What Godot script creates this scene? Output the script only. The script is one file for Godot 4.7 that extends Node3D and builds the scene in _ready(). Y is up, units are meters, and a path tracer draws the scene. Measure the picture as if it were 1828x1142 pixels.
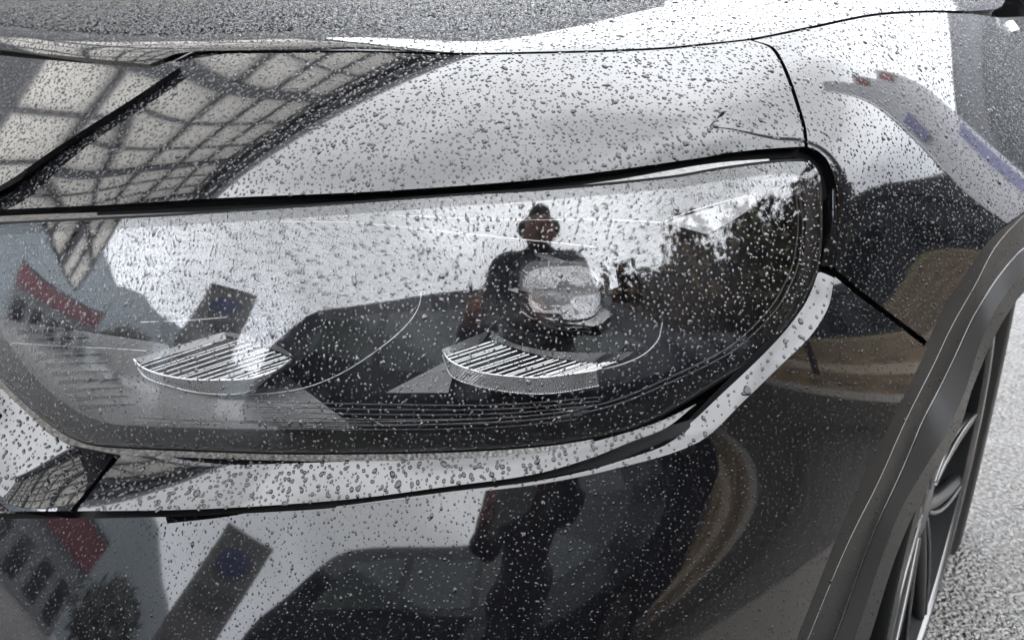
extends Node3D
# A dark car's left headlight in the rain. Car skins are cubic B-spline surfaces (nets of 3-D points, 1/100 mm);
# panel outlines are given in the station coordinates (u across, v down) of the skin they are cut from.

class CarSkin:
	var ox: float
	var hx: float
	var nx: int
	var oy: float
	var hy: float
	var ny: int
	var c: PackedVector3Array
	var p: Vector3
	var n: Vector3
	func _init(a: float, b: float, k: int, d: float, e: float, l: int, q: PackedInt32Array) -> void:
		ox = a; hx = b; nx = k; oy = d; hy = e; ny = l
		c.resize(q.size() / 3)
		for i in c.size():
			c[i] = Vector3(q[3 * i], q[3 * i + 1], q[3 * i + 2]) * 1e-5
	func ev(x: float, y: float) -> Vector3:
		var a := (x - ox) / hx
		var i := clampi(int(floor(a)), 0, nx - 1)
		a = clampf(a - i, -0.2, 1.2)
		var b := (y - oy) / hy
		var j := clampi(int(floor(b)), 0, ny - 1)
		b = clampf(b - j, -0.2, 1.2)
		var w := nx + 3
		var am := 1.0 - a
		var bm := 1.0 - b
		var x0 := am * am * am / 6.0
		var x1 := (3.0 * a * a * a - 6.0 * a * a + 4.0) / 6.0
		var x2 := (-3.0 * a * a * a + 3.0 * a * a + 3.0 * a + 1.0) / 6.0
		var x3 := a * a * a / 6.0
		var d0 := -am * am / 2.0
		var d1 := (9.0 * a * a - 12.0 * a) / 6.0
		var d2 := (-9.0 * a * a + 6.0 * a + 3.0) / 6.0
		var d3 := a * a / 2.0
		var wy := [bm * bm * bm / 6.0, (3.0 * b * b * b - 6.0 * b * b + 4.0) / 6.0, (-3.0 * b * b * b + 3.0 * b * b + 3.0 * b + 1.0) / 6.0, b * b * b / 6.0]
		var dy := [-bm * bm / 2.0, (9.0 * b * b - 12.0 * b) / 6.0, (-9.0 * b * b + 6.0 * b + 3.0) / 6.0, b * b / 2.0]
		var pu := Vector3.ZERO
		var pv := Vector3.ZERO
		p = Vector3.ZERO
		for k in 4:
			var r := (j + k) * w + i
			var row := c[r] * x0 + c[r + 1] * x1 + c[r + 2] * x2 + c[r + 3] * x3
			p += row * wy[k]
			pv += row * dy[k]
			pu += (c[r] * d0 + c[r + 1] * d1 + c[r + 2] * d2 + c[r + 3] * d3) * wy[k]
		n = pv.cross(pu).normalized()
		return p


func net_lens() -> CarSkin:
	var q := PackedInt32Array([
		-99524,88428,-137719,-77780,90414,-122225,-60360,92015,-109723,-46373,93266,-99946,-35071,94184,-92787,-25690,94799,-87989,-17518,95170,-85089,-9996,95368,-83542,-2763,95446,-82926,4404,95432,-83032,11687,95327,-83842,19286,95123,-85442,27425,94812,-87884,36320,94399,-91158,46199,93878,-95301,-96640,84599,-132041,-75889,86921,-117738,-59182,88794,-106213,-45683,90259,-97200,-34712,91323,-90660,
		-25531,92028,-86323,-17448,92459,-83675,-9957,92700,-82188,-2751,92803,-81550,4385,92796,-81591,11617,92684,-82276,19145,92443,-83756,27235,92049,-86197,36158,91493,-89642,46234,90757,-94227,-94575,80806,-127597,-74334,83518,-113855,-58191,85647,-103090,-45118,87297,-94761,-34410,88494,-88711,-25384,89285,-84717,-17380,89767,-82281,-9919,90051,-80840,-2740,90176,-80212,4369,90172,-80231,
		11563,90051,-80842,19037,89778,-82219,27079,89303,-84629,36025,88600,-88203,46279,87626,-93162,-93282,76953,-124277,-73122,80152,-110563,-57384,82544,-100339,-44668,84358,-92595,-34154,85689,-86911,-25242,86569,-83150,-17310,87100,-80888,-9882,87424,-79502,-2732,87562,-78912,4355,87555,-78944,11523,87419,-79524,18958,87116,-80821,26957,86566,-83173,35922,85710,-86844,46333,84485,-92103,
		-92690,72960,-121930,-72246,76769,-107837,-56718,79468,-97873,-44295,81439,-90614,-33937,82901,-85228,-25112,83875,-81638,-17248,84446,-79537,-9851,84802,-78226,-2726,84949,-77686,4345,84935,-77738,11496,84782,-78304,18903,84447,-79537,26869,83825,-81831,35856,82812,-85577,46397,81332,-91050,-92694,68779,-120365,-71670,73331,-105607,-56101,76441,-95532,-43934,78566,-88672,-33762,80121,-83660,
		-25014,81179,-80246,-17196,81799,-78241,-9833,82173,-77037,-2723,82325,-76546,4339,82303,-76620,11481,82133,-77168,18868,81770,-78342,26816,81072,-80599,35836,79892,-84417,46468,78170,-89992,-93139,64397,-119360,-71379,69802,-103820,-55560,73441,-93362,-43587,75738,-86777,-33650,77322,-82247,-24972,78441,-79044,-17157,79144,-77024,-9827,79526,-75935,-2722,79681,-75490,4338,79646,-75593,
		11478,79467,-76105,18853,79072,-77237,26807,78281,-79508,35867,76935,-83373,46537,75001,-88918,-93808,59854,-118637,-71375,66144,-102443,-55276,70339,-91649,-43355,72871,-85137,-33602,74485,-80999,-24981,75651,-78007,-17141,76461,-75923,-9831,76854,-74911,-2723,77011,-74511,4341,76961,-74639,11485,76775,-75117,18866,76332,-76258,26860,75424,-78597,35948,73932,-82429,46585,71839,-87802,
		-94419,55274,-117811,-71571,62368,-101329,-55274,67069,-90408,-43294,69890,-83852,-33625,71581,-79927,-25057,72774,-77162,-17181,73672,-75078,-9842,74146,-73973,-2729,74305,-73603,4349,74246,-73741,11505,74034,-74236,18929,73499,-75484,26995,72454,-77912,36067,70887,-81545,46582,68704,-86603,-94707,50834,-116539,-71812,58547,-100254,-55451,63665,-89445,-43358,66799,-82820,-33655,68659,-78886,
		-25115,69907,-76251,-17233,70847,-74268,-9860,71402,-73093,-2736,71567,-72746,4358,71496,-72896,11545,71215,-73494,19036,70565,-74870,27153,69428,-77271,36177,67832,-80634,46501,65651,-85227,-94505,46690,-114629,-72018,54734,-99104,-55779,60121,-88702,-43590,63535,-82103,-33767,65632,-78045,-25191,66998,-75400,-17306,67970,-73524,-9900,68569,-72366,-2749,68742,-72032,4377,68642,-72228,
		11619,68272,-72945,19176,67544,-74351,27300,66393,-76571,36247,64806,-79631,46330,62712,-83664,-93764,42945,-112051,-72221,50916,-97924,-56332,56352,-88283,-44100,59956,-81882,-34105,62297,-77717,-25404,63843,-74963,-17455,64894,-73093,-9985,65534,-71954,-2773,65728,-71609,4415,65588,-71858,11734,65161,-72617,19345,64432,-73910,27441,63342,-75838,36269,61830,-78515,46062,59894,-81941,
		-92500,39670,-108846,-72492,47040,-96805,-57167,52263,-88260,-44954,55928,-82253,-34756,58478,-78066,-25837,60248,-75154,-17726,61457,-73165,-10131,62185,-71965,-2810,62428,-71565,4476,62284,-71798,11890,61860,-72493,19550,61197,-73575,27598,60245,-75128,36250,58914,-77298,45694,57218,-80066,-90708,36943,-105037,-72815,43109,-95723,-58290,47801,-88621,-46161,51370,-83204,-35720,54092,-79061,
		-26484,56143,-75930,-18118,57597,-73710,-10340,58461,-72392,-2863,58785,-71896,4562,58687,-72044,12087,58344,-72560,19788,57832,-73329,27768,57100,-74431,36190,56068,-75988,45229,54701,-78052])
	return CarSkin.new(-120, 140, 12, 240, 56.3636, 11, q)


func net_housing() -> CarSkin:
	var q := PackedInt32Array([
		-106570,87194,-147421,-83986,89180,-131927,-65725,90780,-119425,-50898,92032,-109648,-38755,92950,-102489,-28535,93565,-97691,-19523,93936,-94791,-11160,94134,-93244,-3087,94212,-92629,4920,94198,-92734,13043,94093,-93545,21482,93889,-95144,30462,93578,-97587,40196,93165,-100860,50916,92643,-105003,-103686,83049,-141622,-82094,85371,-127319,-64547,87244,-115794,-50208,88709,-106781,-38397,89773,-100241,
		-28376,90478,-95903,-19452,90909,-93256,-11122,91150,-91769,-3075,91253,-91131,4901,91246,-91172,12973,91134,-91857,21342,90893,-93336,30271,90499,-95778,40035,89943,-99223,50951,89207,-103808,-101621,78940,-137057,-80540,81652,-123315,-63556,83782,-112549,-49643,85431,-104221,-38094,86628,-98170,-28228,87419,-94177,-19384,87901,-91740,-11083,88186,-90300,-3064,88310,-89671,4885,88306,-89691,
		12919,88185,-90302,21233,87913,-91679,30115,87437,-94089,39902,86734,-97663,50996,85761,-102622,-100327,74771,-133616,-79327,77970,-119902,-62749,80362,-109677,-49193,82177,-101933,-37839,83507,-96249,-28087,84388,-92488,-19314,84918,-90226,-11046,85242,-88840,-3056,85381,-88250,4871,85373,-88282,12879,85238,-88863,21154,84934,-90160,29994,84384,-92512,39799,83528,-96182,51050,82304,-101442,
		-99735,70462,-131147,-78451,74271,-117054,-62083,76970,-107090,-48820,78942,-99831,-37622,80404,-94446,-27957,81378,-90855,-19252,81949,-88754,-11016,82305,-87443,-3050,82452,-86903,4861,82438,-86955,12852,82284,-87522,21100,81950,-88754,29906,81328,-91048,39733,80315,-94794,51114,78835,-100267,-99740,65966,-129461,-77876,70518,-114703,-61466,73628,-104628,-48459,75753,-97768,-37447,77308,-92756,
		-27859,78366,-89342,-19200,78986,-87338,-10997,79360,-86133,-3047,79512,-85642,4855,79490,-85716,12837,79320,-86264,21065,78956,-87438,29853,78258,-89695,39712,77079,-93513,51185,75356,-99088,-100185,61268,-128335,-77584,66673,-112795,-60925,70312,-102337,-48112,72609,-95752,-37335,74193,-91222,-27817,75312,-88019,-19161,76015,-85999,-10991,76397,-84910,-3046,76552,-84465,4854,76517,-84568,
		12834,76338,-85080,21050,75943,-86212,29844,75152,-88482,39744,73806,-92348,51254,71872,-97893,-100853,56409,-127490,-77581,62700,-111297,-60641,66894,-100503,-47880,69426,-93991,-37287,71040,-89853,-27826,72207,-86861,-19145,73016,-84777,-10995,73410,-83765,-3047,73566,-83365,4857,73516,-83492,12841,73330,-83971,21063,72887,-85112,29897,71979,-87450,39825,70487,-91283,51302,68394,-96656,
		-101465,51514,-126544,-77776,58608,-110061,-60639,63308,-99141,-47819,66129,-92584,-37310,67820,-88659,-27902,69013,-85894,-19185,69911,-83810,-11006,70385,-82706,-3053,70545,-82336,4865,70485,-82474,12862,70273,-82968,21125,69738,-84216,30032,68693,-86645,39944,67126,-90277,51299,64944,-95335,-101753,46758,-125150,-78017,54470,-108865,-60816,59588,-98056,-47883,62723,-91431,-37340,64583,-87497,
		-27959,65830,-84862,-19238,66770,-82879,-11024,67326,-81704,-3060,67491,-81357,4874,67420,-81507,12902,67139,-82105,21232,66489,-83481,30190,65352,-85882,40054,63756,-89245,51218,61575,-93838,-101550,42298,-123119,-78223,50342,-107594,-61144,55729,-97192,-48115,59143,-90593,-37451,61240,-86535,-28036,62606,-83890,-19311,63578,-82014,-11064,64177,-80856,-3073,64350,-80522,4893,64250,-80718,
		12975,63880,-81435,21372,63152,-82841,30336,62001,-85061,40124,60414,-88121,51047,58319,-92154,-100809,38237,-120420,-78427,46208,-106293,-61697,51644,-96652,-48625,55248,-90251,-37790,57589,-86086,-28249,59135,-83332,-19459,60186,-81461,-11150,60827,-80323,-3097,61020,-79977,4931,60881,-80227,13090,60453,-80986,21541,59724,-82279,30478,58634,-84207,40146,57123,-86883,50779,55186,-90309,
		-99546,34647,-117093,-78697,42017,-105052,-62533,47239,-96507,-49479,50904,-90501,-38441,53454,-86314,-28682,55224,-83402,-19730,56433,-81412,-11295,57161,-80213,-3134,57404,-79812,4992,57261,-80046,13247,56836,-80740,21746,56173,-81823,30635,55221,-83376,40127,53891,-85546,50411,52195,-88313,-97753,31603,-113163,-79020,37770,-103849,-63655,42461,-96747,-50686,46030,-91330,-39405,48752,-87187,
		-29328,50804,-84056,-20123,52257,-81836,-11504,53122,-80518,-3187,53446,-80022,5078,53348,-80170,13443,53005,-80686,21984,52492,-81455,30804,51761,-82558,40067,50728,-84114,49946,49361,-86178])
	return CarSkin.new(-120, 140, 12, 240, 56.3636, 11, q)


func net_upper() -> CarSkin:
	var q := PackedInt32Array([
		-117806,108539,-178118,-102161,108407,-168720,-88299,108292,-160656,-75908,108192,-153747,-64692,108105,-147766,-54394,108027,-142445,-44831,107954,-137560,-35881,107882,-132932,-27483,107811,-128460,-19633,107747,-124268,-12323,107696,-120684,-5459,107658,-118008,1116,107634,-116260,7546,107623,-115187,13908,107623,-114525,20258,107625,-114219,26733,107628,-114653,33694,107642,-116650,41842,107697,-121547,52743,107817,-132081,
		69333,108064,-152716,97316,108553,-191401,148608,109489,-264200,250695,111282,-406551,467261,114815,-697172,-110723,103458,-165510,-96116,103592,-156940,-83079,103707,-149452,-71363,103806,-142915,-60740,103892,-137179,-50985,103969,-132021,-41899,104040,-127136,-33383,104110,-122321,-25458,104178,-117689,-18150,104240,-113595,-11393,104292,-110315,-5048,104330,-107887,1030,104355,-106352,6995,104368,-105719,12975,104372,-105733,
		19001,104372,-105952,25049,104368,-106168,31319,104347,-107142,38489,104286,-110472,47683,104153,-117947,61253,103885,-133290,84435,103366,-164114,126786,102381,-222724,208478,100474,-333970,374015,96653,-551021,-104491,98950,-154401,-90843,99307,-146632,-78544,99625,-139681,-67403,99908,-133448,-57261,100161,-127856,-47962,100389,-122785,-39314,100607,-117951,-31221,100825,-113115,-23773,101029,-108647,-16962,101201,-104931,
		-10665,101335,-102060,-4730,101434,-99933,963,101497,-98575,6568,101515,-98227,12221,101504,-98492,17943,101485,-98933,23674,101475,-99174,29468,101452,-99624,36001,101334,-102113,44090,101067,-107735,55574,100510,-119463,75175,99337,-144357,110337,97112,-191447,175542,93004,-277684,301168,85287,-437974,-99020,94912,-144612,-86257,95452,-137614,-74608,95948,-131149,-63954,96405,-125165,-54206,96825,-119646,
		-45281,97209,-114595,-37029,97572,-109823,-29359,97931,-105144,-22386,98243,-101104,-16026,98489,-97963,-10104,98678,-95533,-4492,98818,-93738,912,98908,-92587,6249,98924,-92394,11628,98905,-92616,17059,98876,-92979,22547,98846,-93386,28120,98809,-93971,34249,98651,-95996,41652,98295,-100567,51845,97554,-110092,68653,95980,-130201,97851,93041,-167639,149600,87835,-233605,244051,78572,-350243,
		-94237,91255,-136002,-82287,91938,-129740,-71191,92594,-123681,-60942,93221,-117884,-51522,93812,-112406,-42897,94360,-107310,-35000,94869,-102598,-27790,95334,-98344,-21276,95709,-94928,-15304,95987,-92410,-9679,96208,-90400,-4318,96369,-88942,875,96464,-88090,6019,96481,-87930,11182,96473,-87992,16352,96463,-88046,21613,96410,-88536,27268,96253,-90104,33199,96057,-91936,40162,95632,-95826,
		49585,94737,-103997,64111,92968,-120038,88246,89741,-149223,128962,84247,-198733,199344,74938,-282274,-90097,87896,-128471,-78876,88687,-122886,-68228,89497,-117135,-58290,90298,-111428,-49126,91069,-105927,-40758,91793,-100766,-33250,92424,-96301,-26531,92932,-92739,-20421,93323,-90005,-14743,93617,-87938,-9360,93846,-86331,-4192,94005,-85225,848,94089,-84642,5855,94111,-84493,10859,94119,-84423,
		15837,94146,-84225,20920,94076,-84742,26681,93741,-87171,32589,93460,-89174,39352,92956,-92763,48075,91986,-99570,60777,90164,-112331,80659,86972,-134593,112495,81729,-171056,164772,73206,-230179,-86583,84754,-121967,-75969,85633,-116936,-65677,86594,-111412,-55931,87592,-105656,-46942,88570,-100017,-38918,89435,-95059,-31849,90127,-91115,-25553,90637,-88216,-19762,91021,-86030,-14306,91328,-84281,
		-9116,91550,-83022,-4098,91692,-82220,827,91764,-81814,5731,91785,-81700,10625,91801,-81612,15531,91798,-81672,20682,91609,-82821,26387,91197,-85147,32117,90898,-86843,38885,90254,-90556,47083,89249,-96296,58416,87439,-106575,74782,84509,-123120,99631,79833,-149477,138547,72471,-190908,-83702,81741,-116476,-73516,82717,-111787,-63527,83826,-106464,-53879,85049,-100568,-45060,86239,-94842,
		-37526,87146,-90525,-30822,87862,-87099,-24802,88390,-84568,-19237,88779,-82710,-13972,89080,-81282,-8930,89286,-80303,-4025,89412,-79707,812,89472,-79426,5635,89479,-79399,10477,89448,-79571,15469,89265,-80499,20814,88891,-82308,26283,88585,-83736,31953,88250,-85367,38677,87499,-88969,46589,86428,-94091,56768,84715,-102216,70406,82148,-114376,90033,78150,-133272,119161,72064,-161964,
		-81470,78765,-111986,-71509,79878,-107402,-61754,81135,-102228,-52248,82567,-96338,-43714,83901,-90866,-36619,84788,-87237,-30091,85576,-83995,-24244,86150,-81637,-18853,86539,-80046,-13736,86820,-78902,-8798,87011,-78124,-3973,87122,-77672,800,87161,-77516,5575,87125,-77678,10427,86976,-78312,15505,86634,-79726,20837,86239,-81332,26168,85990,-82357,31994,85488,-84446,38698,84647,-87907,
		46327,83556,-92371,55517,82011,-98665,67364,79717,-108007,83345,76338,-121718,105422,71480,-141363,-79883,75742,-108454,-69980,77035,-103805,-60360,78464,-98681,-51152,80015,-93134,-42989,81387,-88241,-36046,82344,-84805,-29668,83190,-81781,-23915,83819,-79529,-18618,84229,-78057,-13591,84501,-77087,-8720,84679,-76453,-3945,84775,-76115,792,84782,-76093,5552,84676,-76483,10433,84417,-77419,
		15522,84035,-78778,20753,83698,-79976,26089,83384,-81116,32057,82702,-83575,38835,81716,-87121,46341,80571,-91229,55017,79088,-96524,65729,76982,-104014,79211,74124,-114143,96465,70311,-127612,-78886,72609,-105764,-68901,74132,-100926,-59410,75719,-95902,-50586,77297,-90923,-42733,78665,-86607,-35812,79741,-83198,-29538,80630,-80386,-23823,81311,-78232,-18545,81771,-76772,-13544,82063,-75847,
		-8698,82240,-75286,-3940,82321,-75032,789,82293,-75125,5559,82130,-75645,10454,81834,-76575,15500,81496,-77635,20665,81177,-78644,26085,80719,-80108,32150,79881,-82766,39031,78713,-86476,46785,77308,-90953,55401,75733,-95953,65448,73745,-102221,77384,71257,-110041,91660,68194,-119639,-78387,69330,-103766,-68303,71091,-98778,-58986,72784,-93996,-50497,74347,-89587,-42850,75715,-85730,
		-35946,76878,-82443,-29694,77822,-79775,-23963,78558,-77693,-18642,79086,-76196,-13603,79431,-75217,-8735,79633,-74642,-3958,79715,-74410,792,79673,-74527,5585,79506,-74994,10473,79255,-75692,15468,78979,-76468,20615,78623,-77475,26110,78025,-79174,32205,77081,-81848,39156,75735,-85664,47270,73943,-90755,56317,71994,-96303,66342,69888,-102279,77731,67475,-109101,90735,64719,-116875,
		-78326,65872,-102353,-68235,67813,-97404,-59112,69557,-92968,-50854,71101,-89042,-43330,72470,-85562,-36443,73674,-82498,-30145,74678,-79940,-24337,75481,-77891,-18915,76093,-76328,-13780,76522,-75228,-8835,76788,-74543,-3998,76913,-74220,803,76913,-74212,5623,76818,-74445,10495,76666,-74822,15450,76442,-75387,20598,76037,-76420,26134,75329,-78229,32284,74245,-80999,39338,72696,-84957,
		47683,70569,-90393,57386,68032,-96903,68184,65353,-103786,80231,62475,-111176,93775,59330,-119249,-78687,62187,-101478,-68727,64205,-96815,-59784,65951,-92784,-51666,67475,-89267,-44201,68834,-86128,-37298,70049,-83321,-30905,71104,-80881,-24958,71986,-78837,-19377,72700,-77180,-14083,73249,-75903,-9002,73635,-74998,-4056,73877,-74430,820,74004,-74122,5671,74056,-73989,10527,74034,-74030,
		15455,73865,-74416,20596,73433,-75415,26145,72643,-77243,32346,71411,-80099,39512,69631,-84229,48155,67094,-90122,58618,63822,-97741,70851,60070,-106504,84963,55898,-116272,101302,51225,-127238,-79476,58219,-101123,-69794,60175,-97001,-61014,61871,-93426,-52963,63361,-90283,-45496,64698,-87463,-38526,65907,-84913,-31991,66996,-82611,-25847,67961,-80568,-20042,68801,-78787,-14523,69515,-77268,
		-9238,70100,-76018,-4133,70565,-75019,843,70928,-74233,5729,71199,-73646,10577,71334,-73351,15482,71241,-73541,20601,70821,-74424,26137,69984,-76194,32368,68612,-79099,39686,66538,-83500,48705,63484,-89979,60082,59279,-98922,74360,53895,-110407,92160,47267,-124598,114423,39155,-142016,-80707,53903,-101283,-71455,55626,-97958,-62834,57204,-94907,-54786,58640,-92126,-47253,59939,-89609,
		-40159,61124,-87313,-33434,62228,-85171,-27033,63275,-83137,-20932,64268,-81202,-15111,65209,-79362,-9548,66099,-77617,-4229,66927,-75987,872,67657,-74545,5800,68224,-73428,10644,68549,-72788,15528,68566,-72748,20608,68208,-73438,26106,67362,-75077,32355,65850,-78015,39858,63414,-82758,49334,59725,-89957,61824,54324,-100504,78805,46623,-115585,102267,35911,-136640,134972,21216,-165623])
	return CarSkin.new(-120, 95.4545, 22, -10, 53.8462, 13, q)


func net_bumper() -> CarSkin:
	var q := PackedInt32Array([
		-107999,66256,-148606,-85404,70511,-132753,-66857,74093,-119413,-51524,77123,-108145,-38745,79695,-98589,-28016,81877,-90498,-18947,83699,-83752,-11207,85154,-78368,-4465,86202,-74488,1659,86779,-72332,7626,86815,-72153,13971,86262,-74131,21245,85128,-78282,29904,83493,-84337,40221,81486,-91828,52380,79198,-100444,66744,76589,-110352,-101685,61996,-137356,-80933,66452,-123490,-63846,70170,-111925,
		-49660,73271,-102285,-37769,75849,-94283,-27688,77972,-87702,-19017,79692,-82383,-11423,81040,-78220,-4607,82026,-75171,1714,82641,-73259,7838,82853,-72578,14116,82597,-73328,21017,81752,-75902,29150,80209,-80674,39080,77984,-87625,51154,75196,-96367,66222,71615,-107657,-96299,58094,-127656,-77116,62681,-115466,-61256,66482,-105367,-48023,69617,-97042,-36863,72173,-90263,-27319,74216,-84851,
		-18994,75807,-80643,-11550,77011,-77467,-4708,77890,-75149,1751,78487,-73573,8015,78800,-72734,14311,78752,-72846,21020,78154,-74412,28810,76714,-78223,38483,74280,-84707,50539,70997,-93487,66106,66483,-105580,-91734,54430,-119297,-73877,59103,-108512,-59041,62957,-99620,-46593,66109,-92349,-36027,68641,-86511,-26917,70613,-81969,-18884,72088,-78578,-11591,73147,-76151,-4769,73891,-74448,
		1770,74408,-73267,8149,74716,-72564,14537,74715,-72571,21256,74188,-73793,28942,72768,-77073,38461,70178,-83062,50533,66433,-91742,66370,61139,-104021,-87901,50898,-112105,-71139,55644,-102469,-57153,59537,-94565,-45349,62706,-88134,-35261,65228,-83016,-26497,67157,-79102,-18702,68553,-76273,-11555,69497,-74365,-4789,70107,-73139,1772,70499,-72354,8231,70703,-71953,14741,70583,-72212,
		21611,69909,-73598,29408,68342,-76799,38935,65562,-82461,51042,61422,-90895,66967,55516,-102925,-84726,47406,-105937,-68831,52248,-97194,-55542,56187,-90084,-44264,59378,-84325,-34565,61906,-79765,-26080,63821,-76311,-18478,65184,-73852,-11459,66069,-72258,-4775,66575,-71350,1762,66828,-70902,8252,66882,-70816,14866,66535,-71459,21926,65558,-73247,29943,63672,-76676,39638,60568,-82303,
		51860,56020,-90538,67823,49585,-102182,-82146,43871,-100663,-66891,48874,-92562,-54152,52887,-86067,-43312,56112,-80851,-33942,58648,-76749,-25692,60559,-73660,-18245,61923,-71454,-11333,62809,-70021,-4734,63282,-69255,1742,63430,-69021,8221,63304,-69234,14901,62676,-70268,22130,61311,-72499,30391,58980,-76295,40341,55410,-82097,52782,50352,-90308,68847,43368,-101636,-80093,40236,-96153,
		-65272,45482,-88483,-52940,49630,-82421,-42470,52896,-77653,-33395,55425,-73962,-25352,57325,-71192,-18035,58698,-69187,-11208,59620,-67839,-4683,60121,-67107,1719,60207,-66983,8168,59872,-67484,14897,58924,-68883,22265,57143,-71502,30752,54312,-75657,40969,50196,-81691,53691,44526,-89998,69961,36900,-101161,-78485,36472,-92268,-63929,42045,-84869,-51878,46402,-79087,-41724,49717,-74693,
		-32925,52211,-71391,-25069,54075,-68924,-17864,55452,-67101,-11106,56413,-65826,-4640,56950,-65112,1700,56983,-65071,8125,56425,-65820,14904,55141,-67536,22392,52953,-70450,31063,49640,-74858,41524,44951,-81094,54540,38605,-89530,71110,30210,-100686,-77213,32589,-88856,-62792,38580,-81598,-50948,43188,-76021,-41070,46554,-71951,-32525,48989,-69011,-24843,50789,-66839,-17735,52149,-65196,
		-11033,53137,-64002,-4612,53695,-63328,1686,53662,-63370,8102,52883,-64319,14936,51262,-66290,22535,48682,-69422,31360,44915,-73990,42033,39661,-80360,55328,32609,-88907,72258,23333,-100151,-76187,28612,-85792,-61793,35122,-78567,-50136,39975,-73187,-40504,43384,-69413,-32184,45751,-66795,-24661,47467,-64898,-17643,48783,-63444,-10990,49759,-62364,-4600,50296,-61772,1679,50179,-61904,
		8104,49199,-62995,14995,47266,-65144,22699,44305,-68432,31664,40101,-73100,42517,34304,-79534,56068,26537,-88154,73385,16296,-99522,-75379,24522,-83028,-60945,31629,-75779,-49465,36705,-70608,-40035,40165,-67084,-31895,42491,-64717,-24511,44123,-63059,-17582,45357,-61806,-10977,46262,-60888,-4607,46710,-60435,1680,46471,-60683,8133,45326,-61852,15077,43147,-64074,22875,39836,-67453,
		31973,35196,-72188,42984,28875,-78633,56767,20390,-87288,74482,9119,-98787])
	return CarSkin.new(-80, 128.571, 14, 480, 77.7778, 9, q)


func net_sill() -> CarSkin:
	var q := PackedInt32Array([
		-79460,61699,-101768,-70991,61697,-101735,-62008,62093,-100818,-52786,62799,-99184,-43429,63914,-96652,-34287,65282,-93527,-25632,66696,-90261,-17586,68010,-87255,-10175,68871,-85278,-3110,69328,-84231,3816,69601,-83594,10616,70012,-82636,17100,70768,-80899,23043,71913,-78303,28257,73410,-74926,-75773,60589,-95956,-67135,61018,-95028,-58419,61578,-93837,-49662,62376,-92149,-41168,63190,-90443,
		-32667,64350,-88005,-24358,65896,-84739,-16742,67185,-82016,-9699,68016,-80265,-2970,68419,-79416,3643,68830,-78544,10054,69438,-77251,16205,70124,-75811,22164,70735,-74556,27964,71306,-73406,-72623,59449,-90901,-63893,60253,-89315,-55443,60943,-87964,-47056,61834,-86218,-39199,62457,-85010,-31264,63413,-83155,-23344,64936,-80186,-16100,66133,-77860,-9334,66943,-76278,-2861,67320,-75543,
		3509,67813,-74578,9656,68460,-73319,15669,68881,-72517,21815,68840,-72633,28305,68392,-73560,-69938,58271,-86468,-61192,59370,-84470,-52985,60173,-83010,-44924,61132,-81274,-37485,61695,-80252,-30034,62476,-78844,-22564,63790,-76482,-15642,64800,-74661,-9070,65609,-73197,-2778,66018,-72452,3405,66517,-71552,9414,66987,-70713,15470,66925,-70852,21972,66095,-72394,29301,64472,-75389,
		-67603,57130,-82425,-58987,58319,-80421,-50933,59298,-78762,-43283,60162,-77312,-36004,60873,-76105,-28975,61512,-75033,-22054,62302,-73728,-15303,63251,-72127,-8891,64038,-70801,-2718,64488,-70042,3331,64868,-69408,9318,64945,-69298,15580,64171,-70637,22626,62344,-73761,31012,59277,-78995,-65647,55935,-78861,-57202,57100,-77027,-49226,58310,-75113,-42005,58980,-74064,-34771,59928,-72565,
		-28130,60402,-71827,-21763,60472,-71740,-15052,61524,-70081,-8769,62303,-68854,-2683,62725,-68192,3285,62796,-68095,9364,62240,-68997,15992,60490,-71793,23806,57354,-76783,33556,52433,-84604,-64202,54428,-76082,-55745,55764,-74101,-47844,57157,-72043,-40869,57785,-71114,-33842,58755,-69691,-27567,58950,-69415,-21558,58504,-70080,-14898,59585,-68490,-8678,60443,-67221,-2677,60729,-66806,
		3267,60240,-67548,9553,58741,-69793,16727,55677,-74358,25584,50775,-81651,37128,43409,-92599,-63293,52478,-74125,-54581,54309,-71577,-46759,55811,-69495,-39849,56597,-68405,-33311,57160,-67642,-27328,56989,-67887,-21357,56546,-68494,-14862,57375,-67357,-8643,58280,-66110,-2700,58389,-65962,3279,57144,-67707,9885,54295,-71694,17824,49448,-78463,28077,42119,-88688,42005,31459,-103551])
	return CarSkin.new(-100, 120, 12, 690, 50, 5, q)


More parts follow.
